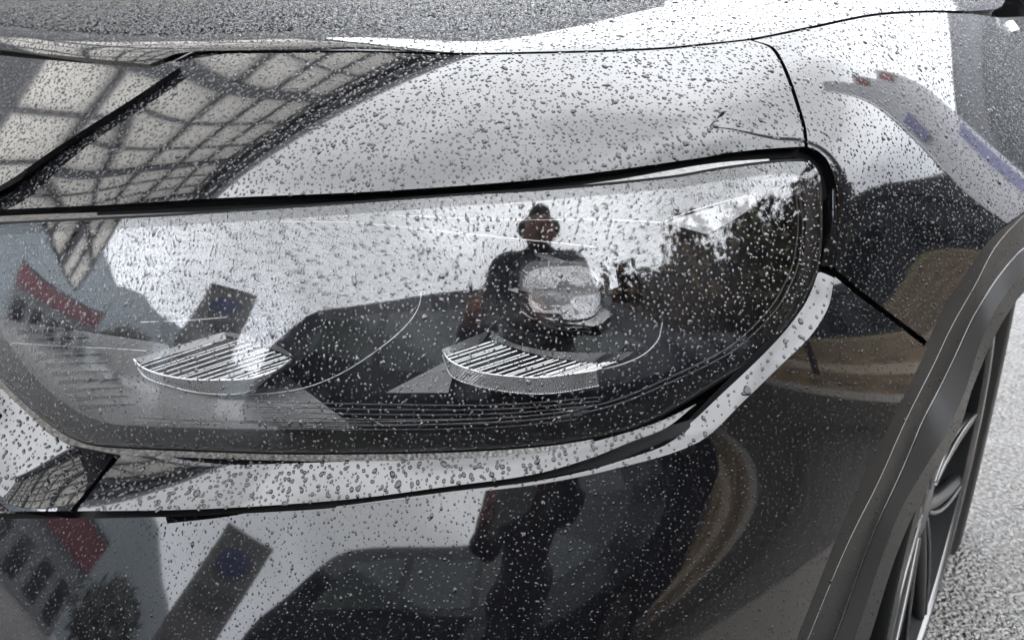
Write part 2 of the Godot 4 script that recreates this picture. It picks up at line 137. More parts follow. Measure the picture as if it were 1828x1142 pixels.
func net_hood() -> CarSkin:
	var q := PackedInt32Array([
		-310380,112356,-461359,-335433,113661,-561136,-330025,114481,-625874,-294491,114736,-647545,-221143,113851,-579425,-147387,112467,-472989,-100150,111623,-409427,-70178,111446,-396383,-43147,111529,-401643,-14025,111410,-391698,12608,110655,-336493,27863,109559,-256846,34901,108752,-197474,39801,108284,-162600,45174,108045,-144644,54711,108048,-144485,74732,108380,-167917,110976,109058,-216311,176975,110296,-305415,-246414,108501,-366465,
		-254878,108866,-425783,-241652,109049,-457817,-211181,109063,-463185,-162381,108816,-423240,-113446,108444,-361970,-78757,108183,-320914,-55176,108114,-310829,-34357,108166,-317772,-11398,108157,-314972,10208,107873,-272823,22833,107455,-210898,29540,107170,-167646,35294,107022,-144393,41588,106952,-133051,51159,106968,-134775,69762,107121,-156264,102178,107418,-198444,158515,107930,-272433,-200963,105947,-298800,-200924,105917,-335058,
		-185574,105896,-351056,-159448,105884,-348869,-124714,105901,-323531,-90587,105935,-287507,-64050,105953,-260156,-44739,105953,-251488,-28073,105953,-258272,-9434,105958,-258778,8418,105966,-225673,19163,105982,-177551,25660,105997,-145993,31949,106009,-130816,38846,106016,-124132,48364,106019,-127077,65719,106020,-146751,95273,106021,-184416,144291,106015,-246921,-168426,104196,-250203,-164459,104014,-273663,-149532,103944,-282329,
		-126870,103976,-276932,-100293,104110,-259097,-75065,104284,-237114,-53869,104429,-218130,-37427,104485,-210025,-23541,104443,-215686,-7958,104433,-217291,7073,104628,-190507,16472,104905,-153250,22876,105079,-130427,29534,105155,-120956,36820,105185,-117473,46214,105161,-121092,62482,105035,-139095,89971,104793,-173620,133502,104408,-227437,-145014,102927,-215053,-139491,102685,-231573,-125785,102604,-236940,-105936,102691,-230679,
		-84196,102893,-216725,-64330,103106,-202357,-46688,103309,-188485,-32227,103420,-180577,-20225,103358,-184738,-6842,103335,-186338,6057,103655,-164088,14489,104073,-135495,20915,104311,-119444,27856,104395,-114033,35359,104419,-112585,44579,104365,-116470,59947,104130,-133048,86023,103673,-165530,125525,102999,-212877,-128206,101943,-189549,-122149,101666,-202337,-109393,101593,-205523,-91984,101717,-199778,-73271,101970,-188006,
		-56654,102197,-177562,-41441,102430,-166809,-28420,102595,-159022,-17745,102535,-161697,-5991,102508,-162903,5280,102913,-144092,13029,103384,-122562,19571,103621,-111889,26718,103682,-109245,34281,103691,-108895,43321,103607,-112863,57997,103278,-128343,83167,102615,-159608,119859,101703,-202364,-116330,101111,-171167,-110018,100802,-181934,-97268,100784,-182252,-82026,100918,-177644,-65444,101211,-167437,-50876,101455,-158944,
		-37404,101709,-150114,-25505,101925,-142496,-15830,101882,-143936,-5335,101857,-144789,4678,102315,-128851,11961,102772,-113226,18672,102963,-106780,25928,102994,-105807,33431,102991,-105924,42342,102876,-110007,56520,102457,-124712,81121,101589,-155285,116086,100453,-195190,-108428,100332,-158519,-101847,99984,-168240,-87857,100116,-164215,-74310,100250,-160451,-59448,100566,-151664,-46304,100833,-144239,-34137,101107,-136607,
		-23172,101370,-129242,-14303,101349,-129770,-4823,101324,-130468,4203,101802,-117228,11195,102192,-106591,18072,102316,-103276,25330,102323,-103109,32725,102313,-103422,41583,102159,-107752,55444,101652,-121987,79660,100579,-152101,113896,99198,-190863,-104040,99506,-151118,-97086,99114,-160232,-80834,99504,-150807,-67981,99691,-146372,-54511,100023,-138668,-42528,100307,-132102,-31394,100601,-125274,-21253,100902,-118294,
		-13061,100903,-118235,-4421,100873,-118941,3827,101329,-108481,10664,101617,-101960,17656,101674,-100730,24836,101670,-100814,32137,101649,-101317,41015,101449,-106009,54751,100844,-120127,78696,99567,-149863,113116,97887,-189111,-102807,98533,-148645,-95310,98107,-157073,-76458,98830,-142470,-62972,99182,-135279,-50390,99556,-127816,-39426,99845,-122106,-29150,100154,-115985,-19741,100477,-109592,-12069,100501,-109094,
		-4107,100471,-109666,3534,100857,-102130,10310,101033,-98768,17342,101037,-98718,24415,101032,-98827,31670,100993,-99611,40626,100736,-104741,54436,100015,-119118,78264,98533,-148631,113688,96472,-189790,-103559,97386,-149639,-94786,97022,-155801,-74557,98002,-138744,-59626,98621,-127878,-47272,99096,-119589,-37094,99389,-114523,-27540,99695,-109243,-18716,100023,-103583,-11342,100081,-102536,-3870,100083,-102449,
		3319,100358,-97805,10085,100434,-96544,17086,100407,-97022,24067,100400,-97152,31321,100336,-98283,40420,100010,-103963,54480,99151,-118907,78423,97446,-148528,115603,94905,-192791,-105503,96079,-152730,-94109,95969,-154206,-73866,97079,-137165,-58047,97916,-124239,-45706,98495,-115329,-35906,98808,-110514,-26800,99105,-105969,-18300,99432,-100963,-10910,99564,-98890,-3702,99662,-97319,3177,99811,-95115,
		9943,99824,-94932,16869,99784,-95548,23790,99769,-95783,31077,99672,-97293,40406,99258,-103692,54864,98236,-119442,79243,96272,-149694,118909,93135,-198107,-108507,94594,-157567,-93046,94979,-151983,-73441,96140,-136013,-57305,97129,-122346,-45089,97775,-113441,-35540,98094,-109049,-26595,98399,-104856,-18200,98744,-100093,-10706,98949,-97245,-3598,99169,-94181,3098,99214,-93592,9844,99211,-93632,
		16676,99167,-94228,23578,99135,-94690,30942,98994,-96650,40589,98468,-103935,55583,97255,-120709,80792,94973,-152256,123719,91101,-205886,-112611,92896,-164073,-92163,93994,-150078,-73175,95190,-135150,-56706,96337,-120773,-44639,97042,-111958,-35407,97337,-108302,-26492,97666,-104190,-18121,98053,-99340,-10648,98275,-96588,-3557,98574,-92836,3074,98569,-92905,9772,98598,-92527,16498,98559,-93003,
		23414,98495,-93810,30923,98291,-96384,40972,97630,-104692,56644,96191,-122722,83141,93509,-156341,130214,88722,-216418,-117906,90951,-172218,-91846,92946,-149146,-73132,94211,-134694,-56368,95517,-119759,-44310,96301,-110799,-35300,96578,-107647,-26403,96934,-103573,-18066,97360,-98709,-10704,97540,-96681,-3578,97850,-93154,3100,97867,-92945,9727,97976,-91663,16334,97959,-91843,23281,97852,-93085,
		31025,97555,-96507,41559,96730,-105965,58064,95023,-125516,86372,91831,-162088,138639,85901,-230105,-124554,88704,-182157,-92178,91799,-149344,-73116,93228,-134286,-56269,94660,-119228,-44211,95516,-110232,-35246,95806,-107186,-26320,96206,-102971,-18045,96655,-98251,-10866,96735,-97451,-3664,96960,-95127,3178,97092,-93700,9714,97338,-91070,16185,97367,-90748,23176,97202,-92495,31250,96775,-97024,
		42358,95756,-107770,59868,93729,-129142,90584,89885,-169678,149320,82514,-247473,-132722,86093,-194104,-93214,90518,-150761,-73172,92235,-134005,-56502,93741,-119370,-44353,94671,-110297,-35212,95026,-106817,-26254,95479,-102408,-18082,95924,-98105,-11136,95842,-98938,-3819,95860,-98826,3309,96227,-95177,9732,96676,-90761,16050,96782,-89711,23094,96545,-92025,31599,95942,-97936,43380,94693,-110133,
		62087,92282,-133664,95900,87605,-179333,162680,78407,-269209])
	return CarSkin.new(-100, 118.75, 16, -50, 12.8571, 14, q)


func net_front() -> CarSkin:
	var q := PackedInt32Array([
		-136634,101838,-209516,-113080,102287,-188222,-93759,102656,-170655,-77785,102959,-156179,-64469,103205,-144319,-53261,103403,-134709,-43713,103560,-127050,-35451,103679,-121097,-28164,103766,-116651,-119071,95933,-180058,-99616,96878,-163516,-83439,97663,-149766,-69874,98313,-138348,-58395,98850,-128910,-48580,99289,-121168,-40081,99643,-114888,-32612,99925,-109870,-25938,100142,-105970,-105517,91371,-157327,-89130,92603,-144253,
		-75327,93634,-133310,-63600,94494,-124162,-53536,95211,-116529,-44803,95806,-110184,-37127,96297,-104937,-30291,96698,-100635,-24117,97019,-97173,-95089,87676,-139772,-81004,89069,-129246,-68993,90243,-120370,-58663,91230,-112900,-49681,92061,-106607,-41779,92761,-101295,-34743,93351,-96814,-28409,93844,-93056,-22641,94251,-89950,-87122,84502,-126227,-74748,85989,-117556,-64077,87251,-110192,-54799,88319,-103953,
		-46641,89227,-98649,-39376,90004,-94104,-32838,90672,-90198,-26903,91240,-86866,-21462,91719,-84056,-81132,81595,-115844,-69997,83152,-108489,-60306,84481,-102204,-51807,85613,-96852,-44265,86582,-92267,-37488,87422,-88296,-31340,88152,-84837,-25722,88782,-81853,-20546,89319,-79305,-76775,78756,-108017,-66494,80391,-101548,-57489,81794,-96001,-49541,82993,-91259,-42447,84024,-87180,-36039,84920,-83636,
		-30195,85703,-80541,-24830,86382,-77854,-19864,86965,-75547,-73826,75810,-102330,-64083,77557,-96417,-55516,79059,-91333,-47925,80347,-86971,-41130,81454,-83222,-34984,82411,-79981,-29370,83242,-77173,-24198,83960,-74745,-19395,84575,-72664])
	return CarSkin.new(-100, 86.6667, 6, 60, 64, 5, q)


func net_grille() -> CarSkin:
	var q := PackedInt32Array([
		-80899,65262,-111312,-75118,65703,-110184,-68834,66491,-108107,-62176,67624,-105082,-55277,69096,-101119,-48291,70889,-96267,-41386,72961,-90638,-34736,75255,-84393,-28485,77709,-77701,-76490,63881,-103822,-72143,63668,-104387,-67183,63812,-104075,-61705,64324,-102859,-55753,65262,-100590,-49465,66632,-97251,-43041,68386,-92961,-36676,70462,-87871,-30542,72792,-82150,-73423,62108,-98309,-69839,61502,-99681,
		-65642,61234,-100299,-60934,61298,-100180,-55681,61803,-99075,-49982,62783,-96907,-44027,64197,-93766,-37994,65999,-89756,-32057,68128,-85010,-71570,59836,-94526,-68144,59142,-95938,-64203,58741,-96757,-59876,58584,-97083,-55078,58804,-96644,-49840,59475,-95286,-44302,60586,-93032,-38617,62104,-89945,-32933,63991,-86101,-70899,56911,-92372,-67058,56500,-93120,-62934,56265,-93544,-58618,56160,-93730,
		-54007,56310,-93445,-49056,56827,-92476,-43843,57737,-90773,-38499,59007,-88398,-33116,60638,-85348,-71487,53112,-91873,-66713,53378,-91372,-61998,53641,-90883,-57332,53903,-90404,-52576,54297,-89702,-47671,54924,-88602,-42659,55806,-87070,-37618,56921,-85140,-32606,58270,-82816,-73503,48126,-93175,-67231,49556,-90818,-61433,50773,-88812,-55994,51831,-87070,-50734,52880,-85351,-45638,53939,-83626,
		-40730,54980,-81945,-35983,56027,-80265,-31437,57033,-78665,-77180,41547,-96499,-68616,44895,-91414,-61071,47755,-87070,-54337,50224,-83320,-48272,52370,-80069,-42859,54127,-77417,-38036,55456,-75421,-33657,56428,-73973,-29666,57011,-73119,-82767,32914,-102064,-70888,39240,-93142,-60857,44612,-85570,-52390,49121,-79222,-45315,52755,-74111,-39499,55446,-70330,-34737,57196,-67876,-30765,58104,-66609,
		-27400,58192,-66503])
	return CarSkin.new(-100, 66.6667, 6, 600, 55, 6, q)



# ---------------------------------------------------------------- helpers
var rng := RandomNumberGenerator.new()
var M := {}
var count := {}
var car: Node3D
var wet := []        # [name, points, normals, drops per square metre, size, kind]
var eye := Vector3(0, 1.06, 0)

func numbered(called: String) -> String:
	var k: int = count.get(called, 0)
	count[called] = k + 1
	return called if k == 0 else "%s_%03d" % [called, k]

func tag(o: Node, label: String, category: String, group := "", kind := "") -> Node:
	if label: o.set_meta("label", label)
	if category: o.set_meta("category", category)
	if group: o.set_meta("group", group)
	if kind: o.set_meta("kind", kind)
	return o

func thing(called: String, label: String, category: String, at := Vector3.ZERO, turn := 0.0, group := "") -> Node3D:
	var o := Node3D.new()
	o.name = numbered(called)
	add_child(o)
	o.position = at
	o.rotation.y = turn
	tag(o, label, category, group)
	return o

func part(parent: Node, called: String, mesh: Mesh, m: Material, at := Transform3D()) -> MeshInstance3D:
	var o := MeshInstance3D.new()
	o.name = numbered(called) if parent == self else called
	o.mesh = mesh
	o.material_override = m
	o.transform = at
	parent.add_child(o, true)
	return o

func lin(r: float, g: float, b: float) -> Color:
	return Color(r, g, b).linear_to_srgb()

func mat(called: String, c: Color, rough: float, spec := 0.5, metal := 0.0) -> StandardMaterial3D:
	var m := StandardMaterial3D.new()
	m.resource_name = called
	m.albedo_color = c
	m.roughness = rough
	m.metallic_specular = spec
	m.metallic = metal
	M[called] = m
	return m

func noise_tex(freq: float, octaves: int, lo: Color, hi: Color, sd: int, size := 512, bias := 0.5, reach := 0.35) -> NoiseTexture2D:
	var t := NoiseTexture2D.new()
	var f := FastNoiseLite.new()
	f.seed = sd
	f.frequency = freq
	f.fractal_octaves = octaves
	t.noise = f
	t.width = size
	t.height = size
	t.seamless = true
	var g := Gradient.new()
	g.set_color(0, lo)
	g.set_color(1, hi)
	g.set_offset(0, clampf(bias - reach, 0, 1))
	g.set_offset(1, clampf(bias + reach, 0, 1))
	t.color_ramp = g
	return t

class Shape:
	var v := PackedVector3Array()
	var n := PackedVector3Array()
	var uv := PackedVector2Array()
	var ix := PackedInt32Array()
	func vert(p: Vector3, q: Vector3) -> int:
		v.append(p)
		n.append(q)
		return v.size() - 1
	func tri(a: int, b: int, c: int) -> void:
		var f := (v[b] - v[a]).cross(v[c] - v[a])
		if f.dot(n[a] + n[b] + n[c]) < 0.0:
			ix.append_array([a, b, c])
		else:
			ix.append_array([a, c, b])
	func quad(a: int, b: int, c: int, d: int) -> void:
		tri(a, b, c)
		tri(a, c, d)
	func flat_quad(a: Vector3, b: Vector3, c: Vector3, d: Vector3, out: Vector3) -> void:
		var f := (b - a).cross(c - a).normalized()
		if f.dot(out) < 0.0: f = -f
		quad(vert(a, f), vert(b, f), vert(c, f), vert(d, f))
	func box(o: Vector3, x: Vector3, y: Vector3, z: Vector3) -> void: # centre and half axes
		for s in [-1.0, 1.0]:
			flat_quad(o + x * s + y + z, o + x * s - y + z, o + x * s - y - z, o + x * s + y - z, x * s)
			flat_quad(o + y * s + x + z, o + y * s - x + z, o + y * s - x - z, o + y * s + x - z, y * s)
			flat_quad(o + z * s + y + x, o + z * s - y + x, o + z * s - y - x, o + z * s + y - x, z * s)
	func strip(rows: Array, nrm: Array) -> void: # rows of points, rows of normals
		var first := []
		for k in rows.size():
			first.append(v.size())
			for i in rows[k].size():
				vert(rows[k][i], nrm[k][i])
		for k in rows.size() - 1:
			for i in rows[k].size() - 1:
				quad(first[k] + i, first[k] + i + 1, first[k + 1] + i + 1, first[k + 1] + i)
	func tube(pts: PackedVector3Array, r: float, seg := 8, r_end := -1.0, ry := 1.0) -> void:
		var rows := []
		var nr := []
		var up := Vector3(0.1, 1, 0.05).normalized()
		for i in pts.size():
			var t := (pts[mini(i + 1, pts.size() - 1)] - pts[maxi(i - 1, 0)]).normalized()
			var s := t.cross(up).normalized()
			var w := s.cross(t)
			var rr := r if r_end < 0.0 else lerpf(r, r_end, float(i) / (pts.size() - 1))
			var row := PackedVector3Array()
			var nn := PackedVector3Array()
			for k in seg + 1:
				var d := s * cos(TAU * k / seg) + w * sin(TAU * k / seg) * ry
				row.append(pts[i] + d * rr)
				nn.append(d.normalized())
			rows.append(row)
			nr.append(nn)
		strip(rows, nr)
		for e in [0, pts.size() - 1]:
			var q := vert(pts[e], (pts[e] - pts[1 if e == 0 else e - 1]).normalized())
			var nq := n[q]
			var b := v.size()
			for k in seg + 1: vert(rows[e][k], nq)
			for k in seg: tri(q, b + k, b + k + 1)
	func mesh() -> ArrayMesh:
		var a := []
		a.resize(Mesh.ARRAY_MAX)
		a[Mesh.ARRAY_VERTEX] = v
		a[Mesh.ARRAY_NORMAL] = n
		a[Mesh.ARRAY_INDEX] = ix
		var m := ArrayMesh.new()
		m.add_surface_from_arrays(Mesh.PRIMITIVE_TRIANGLES, a)
		return m

func box_mesh(size: Vector3, at := Vector3.ZERO) -> ArrayMesh:
	var s := Shape.new()
	s.box(at, Vector3(size.x / 2, 0, 0), Vector3(0, size.y / 2, 0), Vector3(0, 0, size.z / 2))
	return s.mesh()

func smooth(pts: Array, per := 6) -> PackedVector2Array: # Catmull-Rom through the points, ends kept
	var out := PackedVector2Array()
	for i in pts.size() - 1:
		var p0: Vector2 = pts[maxi(i - 1, 0)]
		var p1: Vector2 = pts[i]
		var p2: Vector2 = pts[i + 1]
		var p3: Vector2 = pts[mini(i + 2, pts.size() - 1)]
		var l1 := maxf(p1.distance_to(p2), 1e-3)
		var m1 := (p2 - p0) * (l1 / maxf(p0.distance_to(p1) + l1, 1e-3)) if i > 0 else p2 - p1
		var m2 := (p3 - p1) * (l1 / maxf(p3.distance_to(p2) + l1, 1e-3)) if i < pts.size() - 2 else p2 - p1
		for k in per:
			var t := float(k) / per
			out.append(p1 * (2 * t * t * t - 3 * t * t + 1) + m1 * (t * t * t - 2 * t * t + t) + p2 * (3 * t * t - 2 * t * t * t) + m2 * (t * t * t - t * t))
	out.append(pts[pts.size() - 1])
	return out

func vv(a: Array) -> Array: # flat numbers to points
	var out := []
	for i in a.size() / 2: out.append(Vector2(a[2 * i], a[2 * i + 1]))
	return out

func ring(segments: Array, per := 6) -> PackedVector2Array: # closed outline: smooth runs that meet at corners
	var out := PackedVector2Array()
	for s in segments:
		var c := smooth(vv(s), per)
		for p in c:
			if out.is_empty() or out[out.size() - 1].distance_to(p) > 0.8: out.append(p)
	if out[0].distance_to(out[out.size() - 1]) < 0.8: out.remove_at(out.size() - 1)
	return out

func even(line: PackedVector2Array, gap: float, closed := false) -> PackedVector2Array:
	var out := PackedVector2Array()
	var last := line.size() if closed else line.size() - 1
	for i in last:
		var a := line[i]
		var b := line[(i + 1) % line.size()]
		var k := maxi(1, int(ceil(a.distance_to(b) / gap)))
		for j in k: out.append(a.lerp(b, float(j) / k))
	if not closed: out.append(line[line.size() - 1])
	return out

# A sheet cut from a skin along an outline, its edge rolled over and turned in.
func panel(skin: CarSkin, outline: PackedVector2Array, step := 10.0, roll := 0.0012, deep := 0.012, hole := PackedVector2Array(), lift := 0.0, faces := []) -> Shape:
	var s := Shape.new()
	var lo := outline[0]
	var hi := outline[0]
	for p in outline:
		lo = lo.min(p)
		hi = hi.max(p)
	var nx := int(ceil((hi.x - lo.x) / step)) + 1
	var ny := int(ceil((hi.y - lo.y) / step)) + 1
	var touched := {}
	for line in [outline, hole]:
		if line.size():
			for p in even(line, step * 0.3, true):
				for dx in [-0.02, 0.02]:
					for dy in [-0.02, 0.02]:
						touched[Vector2i(int((p.x - lo.x) / step + dx), int((p.y - lo.y) / step + dy))] = true
	var grid := {}
	var corner := func(i: int, j: int) -> int:
		var key := Vector2i(i, j)
		if not grid.has(key):
			skin.ev(lo.x + i * step, lo.y + j * step)
			grid[key] = s.vert(skin.p + skin.n * lift, skin.n)
		return grid[key]
	for j in ny:
		for i in nx:
			var o := lo + Vector2(i, j) * step
			if touched.has(Vector2i(i, j)):
				var cell := PackedVector2Array([o, o + Vector2(step, 0), o + Vector2(step, step), o + Vector2(0, step)])
				var bits: Array = Geometry2D.intersect_polygons(outline, cell)
				if hole.size():
					var left := []
					for b in bits: left.append_array(Geometry2D.clip_polygons(b, hole))
					bits = left
				for b in bits:
					var t := Geometry2D.triangulate_polygon(b)
					var base := s.v.size()
					for q in b:
						skin.ev(q.x, q.y)
						s.vert(skin.p + skin.n * lift, skin.n)
					for k in t.size() / 3: s.tri(base + t[3 * k], base + t[3 * k + 1], base + t[3 * k + 2])
			else:
				var mid := o + Vector2(step, step) / 2
				if Geometry2D.is_point_in_polygon(mid, outline) and not (hole.size() and Geometry2D.is_point_in_polygon(mid, hole)):
					s.quad(corner.call(i, j), corner.call(i + 1, j), corner.call(i + 1, j + 1), corner.call(i, j + 1))
	faces.append(s.ix.size())
	if deep > 0.0:
		var line := even(outline, step * 0.7, true)
		line.append(line[0])
		var rows := [PackedVector3Array(), PackedVector3Array(), PackedVector3Array(), PackedVector3Array(), PackedVector3Array()]
		var nrm := [PackedVector3Array(), PackedVector3Array(), PackedVector3Array(), PackedVector3Array(), PackedVector3Array()]
		var sgn := -1.0 if Geometry2D.is_polygon_clockwise(outline) else 1.0
		var pts := PackedVector3Array()
		var ns := PackedVector3Array()
		for q in line:
			skin.ev(q.x, q.y)
			pts.append(skin.p + skin.n * lift)
			ns.append(skin.n)
		var m := pts.size()
		for i in m:
			var t := (pts[(i + 1) % (m - 1)] - pts[(i - 1 + m - 1) % (m - 1)]).normalized()
			var n: Vector3 = ns[i]
			var out := t.cross(n).normalized() * sgn
			var test := line[i]
			for k in 3:
				var a := PI / 4 * k
				rows[k].append(pts[i] + (out * sin(a) - n * (1.0 - cos(a))) * roll)
				nrm[k].append((n * cos(a) + out * sin(a)).normalized())
			rows[3].append(rows[2][i] - n * 0.0005)
			nrm[3].append(out)
			rows[4].append(rows[2][i] - n * deep)
			nrm[4].append(out)
		s.strip(rows, nrm)
	return s

func soak(called: String, s: Shape, faces: int, density: float, size: float, kind := 0) -> void:
	wet.append([called, s, faces, density, size, kind])

# A band between two lines of points; the normal is the band's own.
func band(a: PackedVector3Array, b: PackedVector3Array, towards: Vector3, s: Shape = null, bulge := 0.0) -> Shape:
	if s == null: s = Shape.new()
	var rows := [a, b]
	var na := PackedVector3Array()
	for i in a.size():
		var t := a[mini(i + 1, a.size() - 1)] - a[maxi(i - 1, 0)]
		var n := t.cross(b[i] - a[i]).normalized()
		if n.dot(towards) < 0: n = -n
		na.append(n)
	if bulge > 0.0:
		var mid := PackedVector3Array()
		for i in a.size(): mid.append((a[i] + b[i]) / 2 + na[i] * bulge)
		var n0 := PackedVector3Array()
		var n2 := PackedVector3Array()
		for i in a.size():
			var d := (b[i] - a[i]).normalized()
			n0.append((na[i] - d * 0.12).normalized())
			n2.append((na[i] + d * 0.12).normalized())
		s.strip([a, mid, b], [n0, na, n2])
	else:
		s.strip(rows, [na, na])
	return s

func ray(x: float, y: float) -> Vector3:
	var c := cos(deg_to_rad(21.0))
	var q := sin(deg_to_rad(21.0))
	var a := (x - 914.0) / 1583.0
	var b := -(y - 571.0) / 1583.0
	return Vector3(a, b * c - q, -b * q - c)
# ---------------------------------------------------------------- water drops
var drop_shapes := []

func make_drops() -> void:
	for k in 7:
		var s := Shape.new()
		var seg := 11
		var lob := [rng.randf_range(-0.12, 0.12), rng.randf_range(-0.1, 0.1), rng.randf_range(-0.06, 0.06)]
		if k >= 5: lob = [rng.randf_range(0.15, 0.3), rng.randf_range(-0.2, 0.2), rng.randf_range(-0.12, 0.12)]
		var ph := [rng.randf() * TAU, rng.randf() * TAU, rng.randf() * TAU]
		var rows := []
		var nr := []
		for j in 5:
			var a := PI / 2 * (1.0 - j / 4.0)
			var row := PackedVector3Array()
			var nn := PackedVector3Array()
			for i in seg + 1:
				var b := TAU * (i % seg) / seg
				var o: float = 1.0 + lob[0] * cos(2 * b + ph[0]) + lob[1] * cos(3 * b + ph[1]) + lob[2] * cos(5 * b + ph[2])
				var rr := cos(a) * o
				var skew := 0.10 * sin(a)
				row.append(Vector3(cos(b) * rr, sin(a) * 0.62, sin(b) * rr + skew))
				nn.append(Vector3(cos(b) * cos(a) / o, sin(a) / 0.62, sin(b) * cos(a) / o - 0.1).normalized())
			rows.append(row)
			nr.append(nn)
		s.strip(rows, nr)
		drop_shapes.append(s.mesh())

func rain() -> void:
	make_drops()
	var big := []
	for w in wet:
		var s: Shape = w[1]
		var places := []
		for k in drop_shapes.size(): places.append([])
		var owed := 0.0
		for t in int(w[2]) / 3:
			var a := s.ix[3 * t]
			var b := s.ix[3 * t + 1]
			var c := s.ix[3 * t + 2]
			owed += (s.v[b] - s.v[a]).cross(s.v[c] - s.v[a]).length() * 0.5 * float(w[3])
			while rng.randf() < owed:
				owed -= 1.0
				var u := rng.randf()
				var v := rng.randf()
				if u + v > 1.0:
					u = 1.0 - u
					v = 1.0 - v
				var p := s.v[a] + (s.v[b] - s.v[a]) * u + (s.v[c] - s.v[a]) * v
				var n := (s.n[a] + (s.n[b] - s.n[a]) * u + (s.n[c] - s.n[a]) * v).normalized()
				var x := rng.randf()
				var r: float = float(w[4]) * (0.33 + 0.67 * pow(rng.randf(), 1.5) + (0.9 * rng.randf() if x > 0.94 else 0.0))
				var k := rng.randi() % 5
				if r > float(w[4]) * 1.0 and rng.randf() < 0.4: k = 5 + rng.randi() % 2
				var down := (Vector3.DOWN - n * Vector3.DOWN.dot(n))
				var side := Vector3(rng.randf_range(-1, 1), rng.randf_range(-1, 1), rng.randf_range(-1, 1))
				var z := (down * 1.4 + (side - n * side.dot(n)) * 0.8).normalized()
				var xx := n.cross(z).normalized()
				var lng := rng.randf_range(0.9, 1.5) * (1.6 if w[5] == 1 and rng.randf() < 0.25 else 1.0)
				var h := rng.randf_range(0.75, 1.1)
				var tr := Transform3D(Basis(xx * r, n * r * h, z * r * lng), p - n * r * 0.02)
				places[k].append(tr)
				if s.v.size() and r > float(w[4]) * 1.25: big.append([w, k, tr, r / (p - eye).length()])
		w.append(places)
	big.sort_custom(func(a, b): return a[3] > b[3])
	var said := {}
	var alone := {}
	for i in mini(big.size(), 280):
		var b = big[i]
		alone[b[2]] = true
		var o := part(self, "raindrop", drop_shapes[b[1]], M.lens_drop if b[0][5] == 1 else M.drop, b[2])
		var where: String = b[0][0]
		tag(o, "large raindrop, bigger than its neighbours, beaded on the " + where, "raindrop", "large raindrops on the " + where)
	for w in wet:
		var places: Array = w[6]
		var root := thing("raindrops", "", "")
		root.set_meta("kind", "stuff")
		tag(root, "small raindrops beaded all over the " + str(w[0]), "raindrops", "", "stuff")
		for k in drop_shapes.size():
			var keep: Array = places[k].filter(func(t): return not alone.has(t))
			if keep.is_empty(): continue
			var mm := MultiMesh.new()
			mm.transform_format = MultiMesh.TRANSFORM_3D
			mm.mesh = drop_shapes[k]
			mm.instance_count = keep.size()
			for i in keep.size(): mm.set_instance_transform(i, keep[i])
			var o := MultiMeshInstance3D.new()
			o.name = "drops"
			o.multimesh = mm
			o.material_override = M.lens_drop if w[5] == 1 else M.drop
			o.set_meta("kind", "stuff")
			root.add_child(o, true)

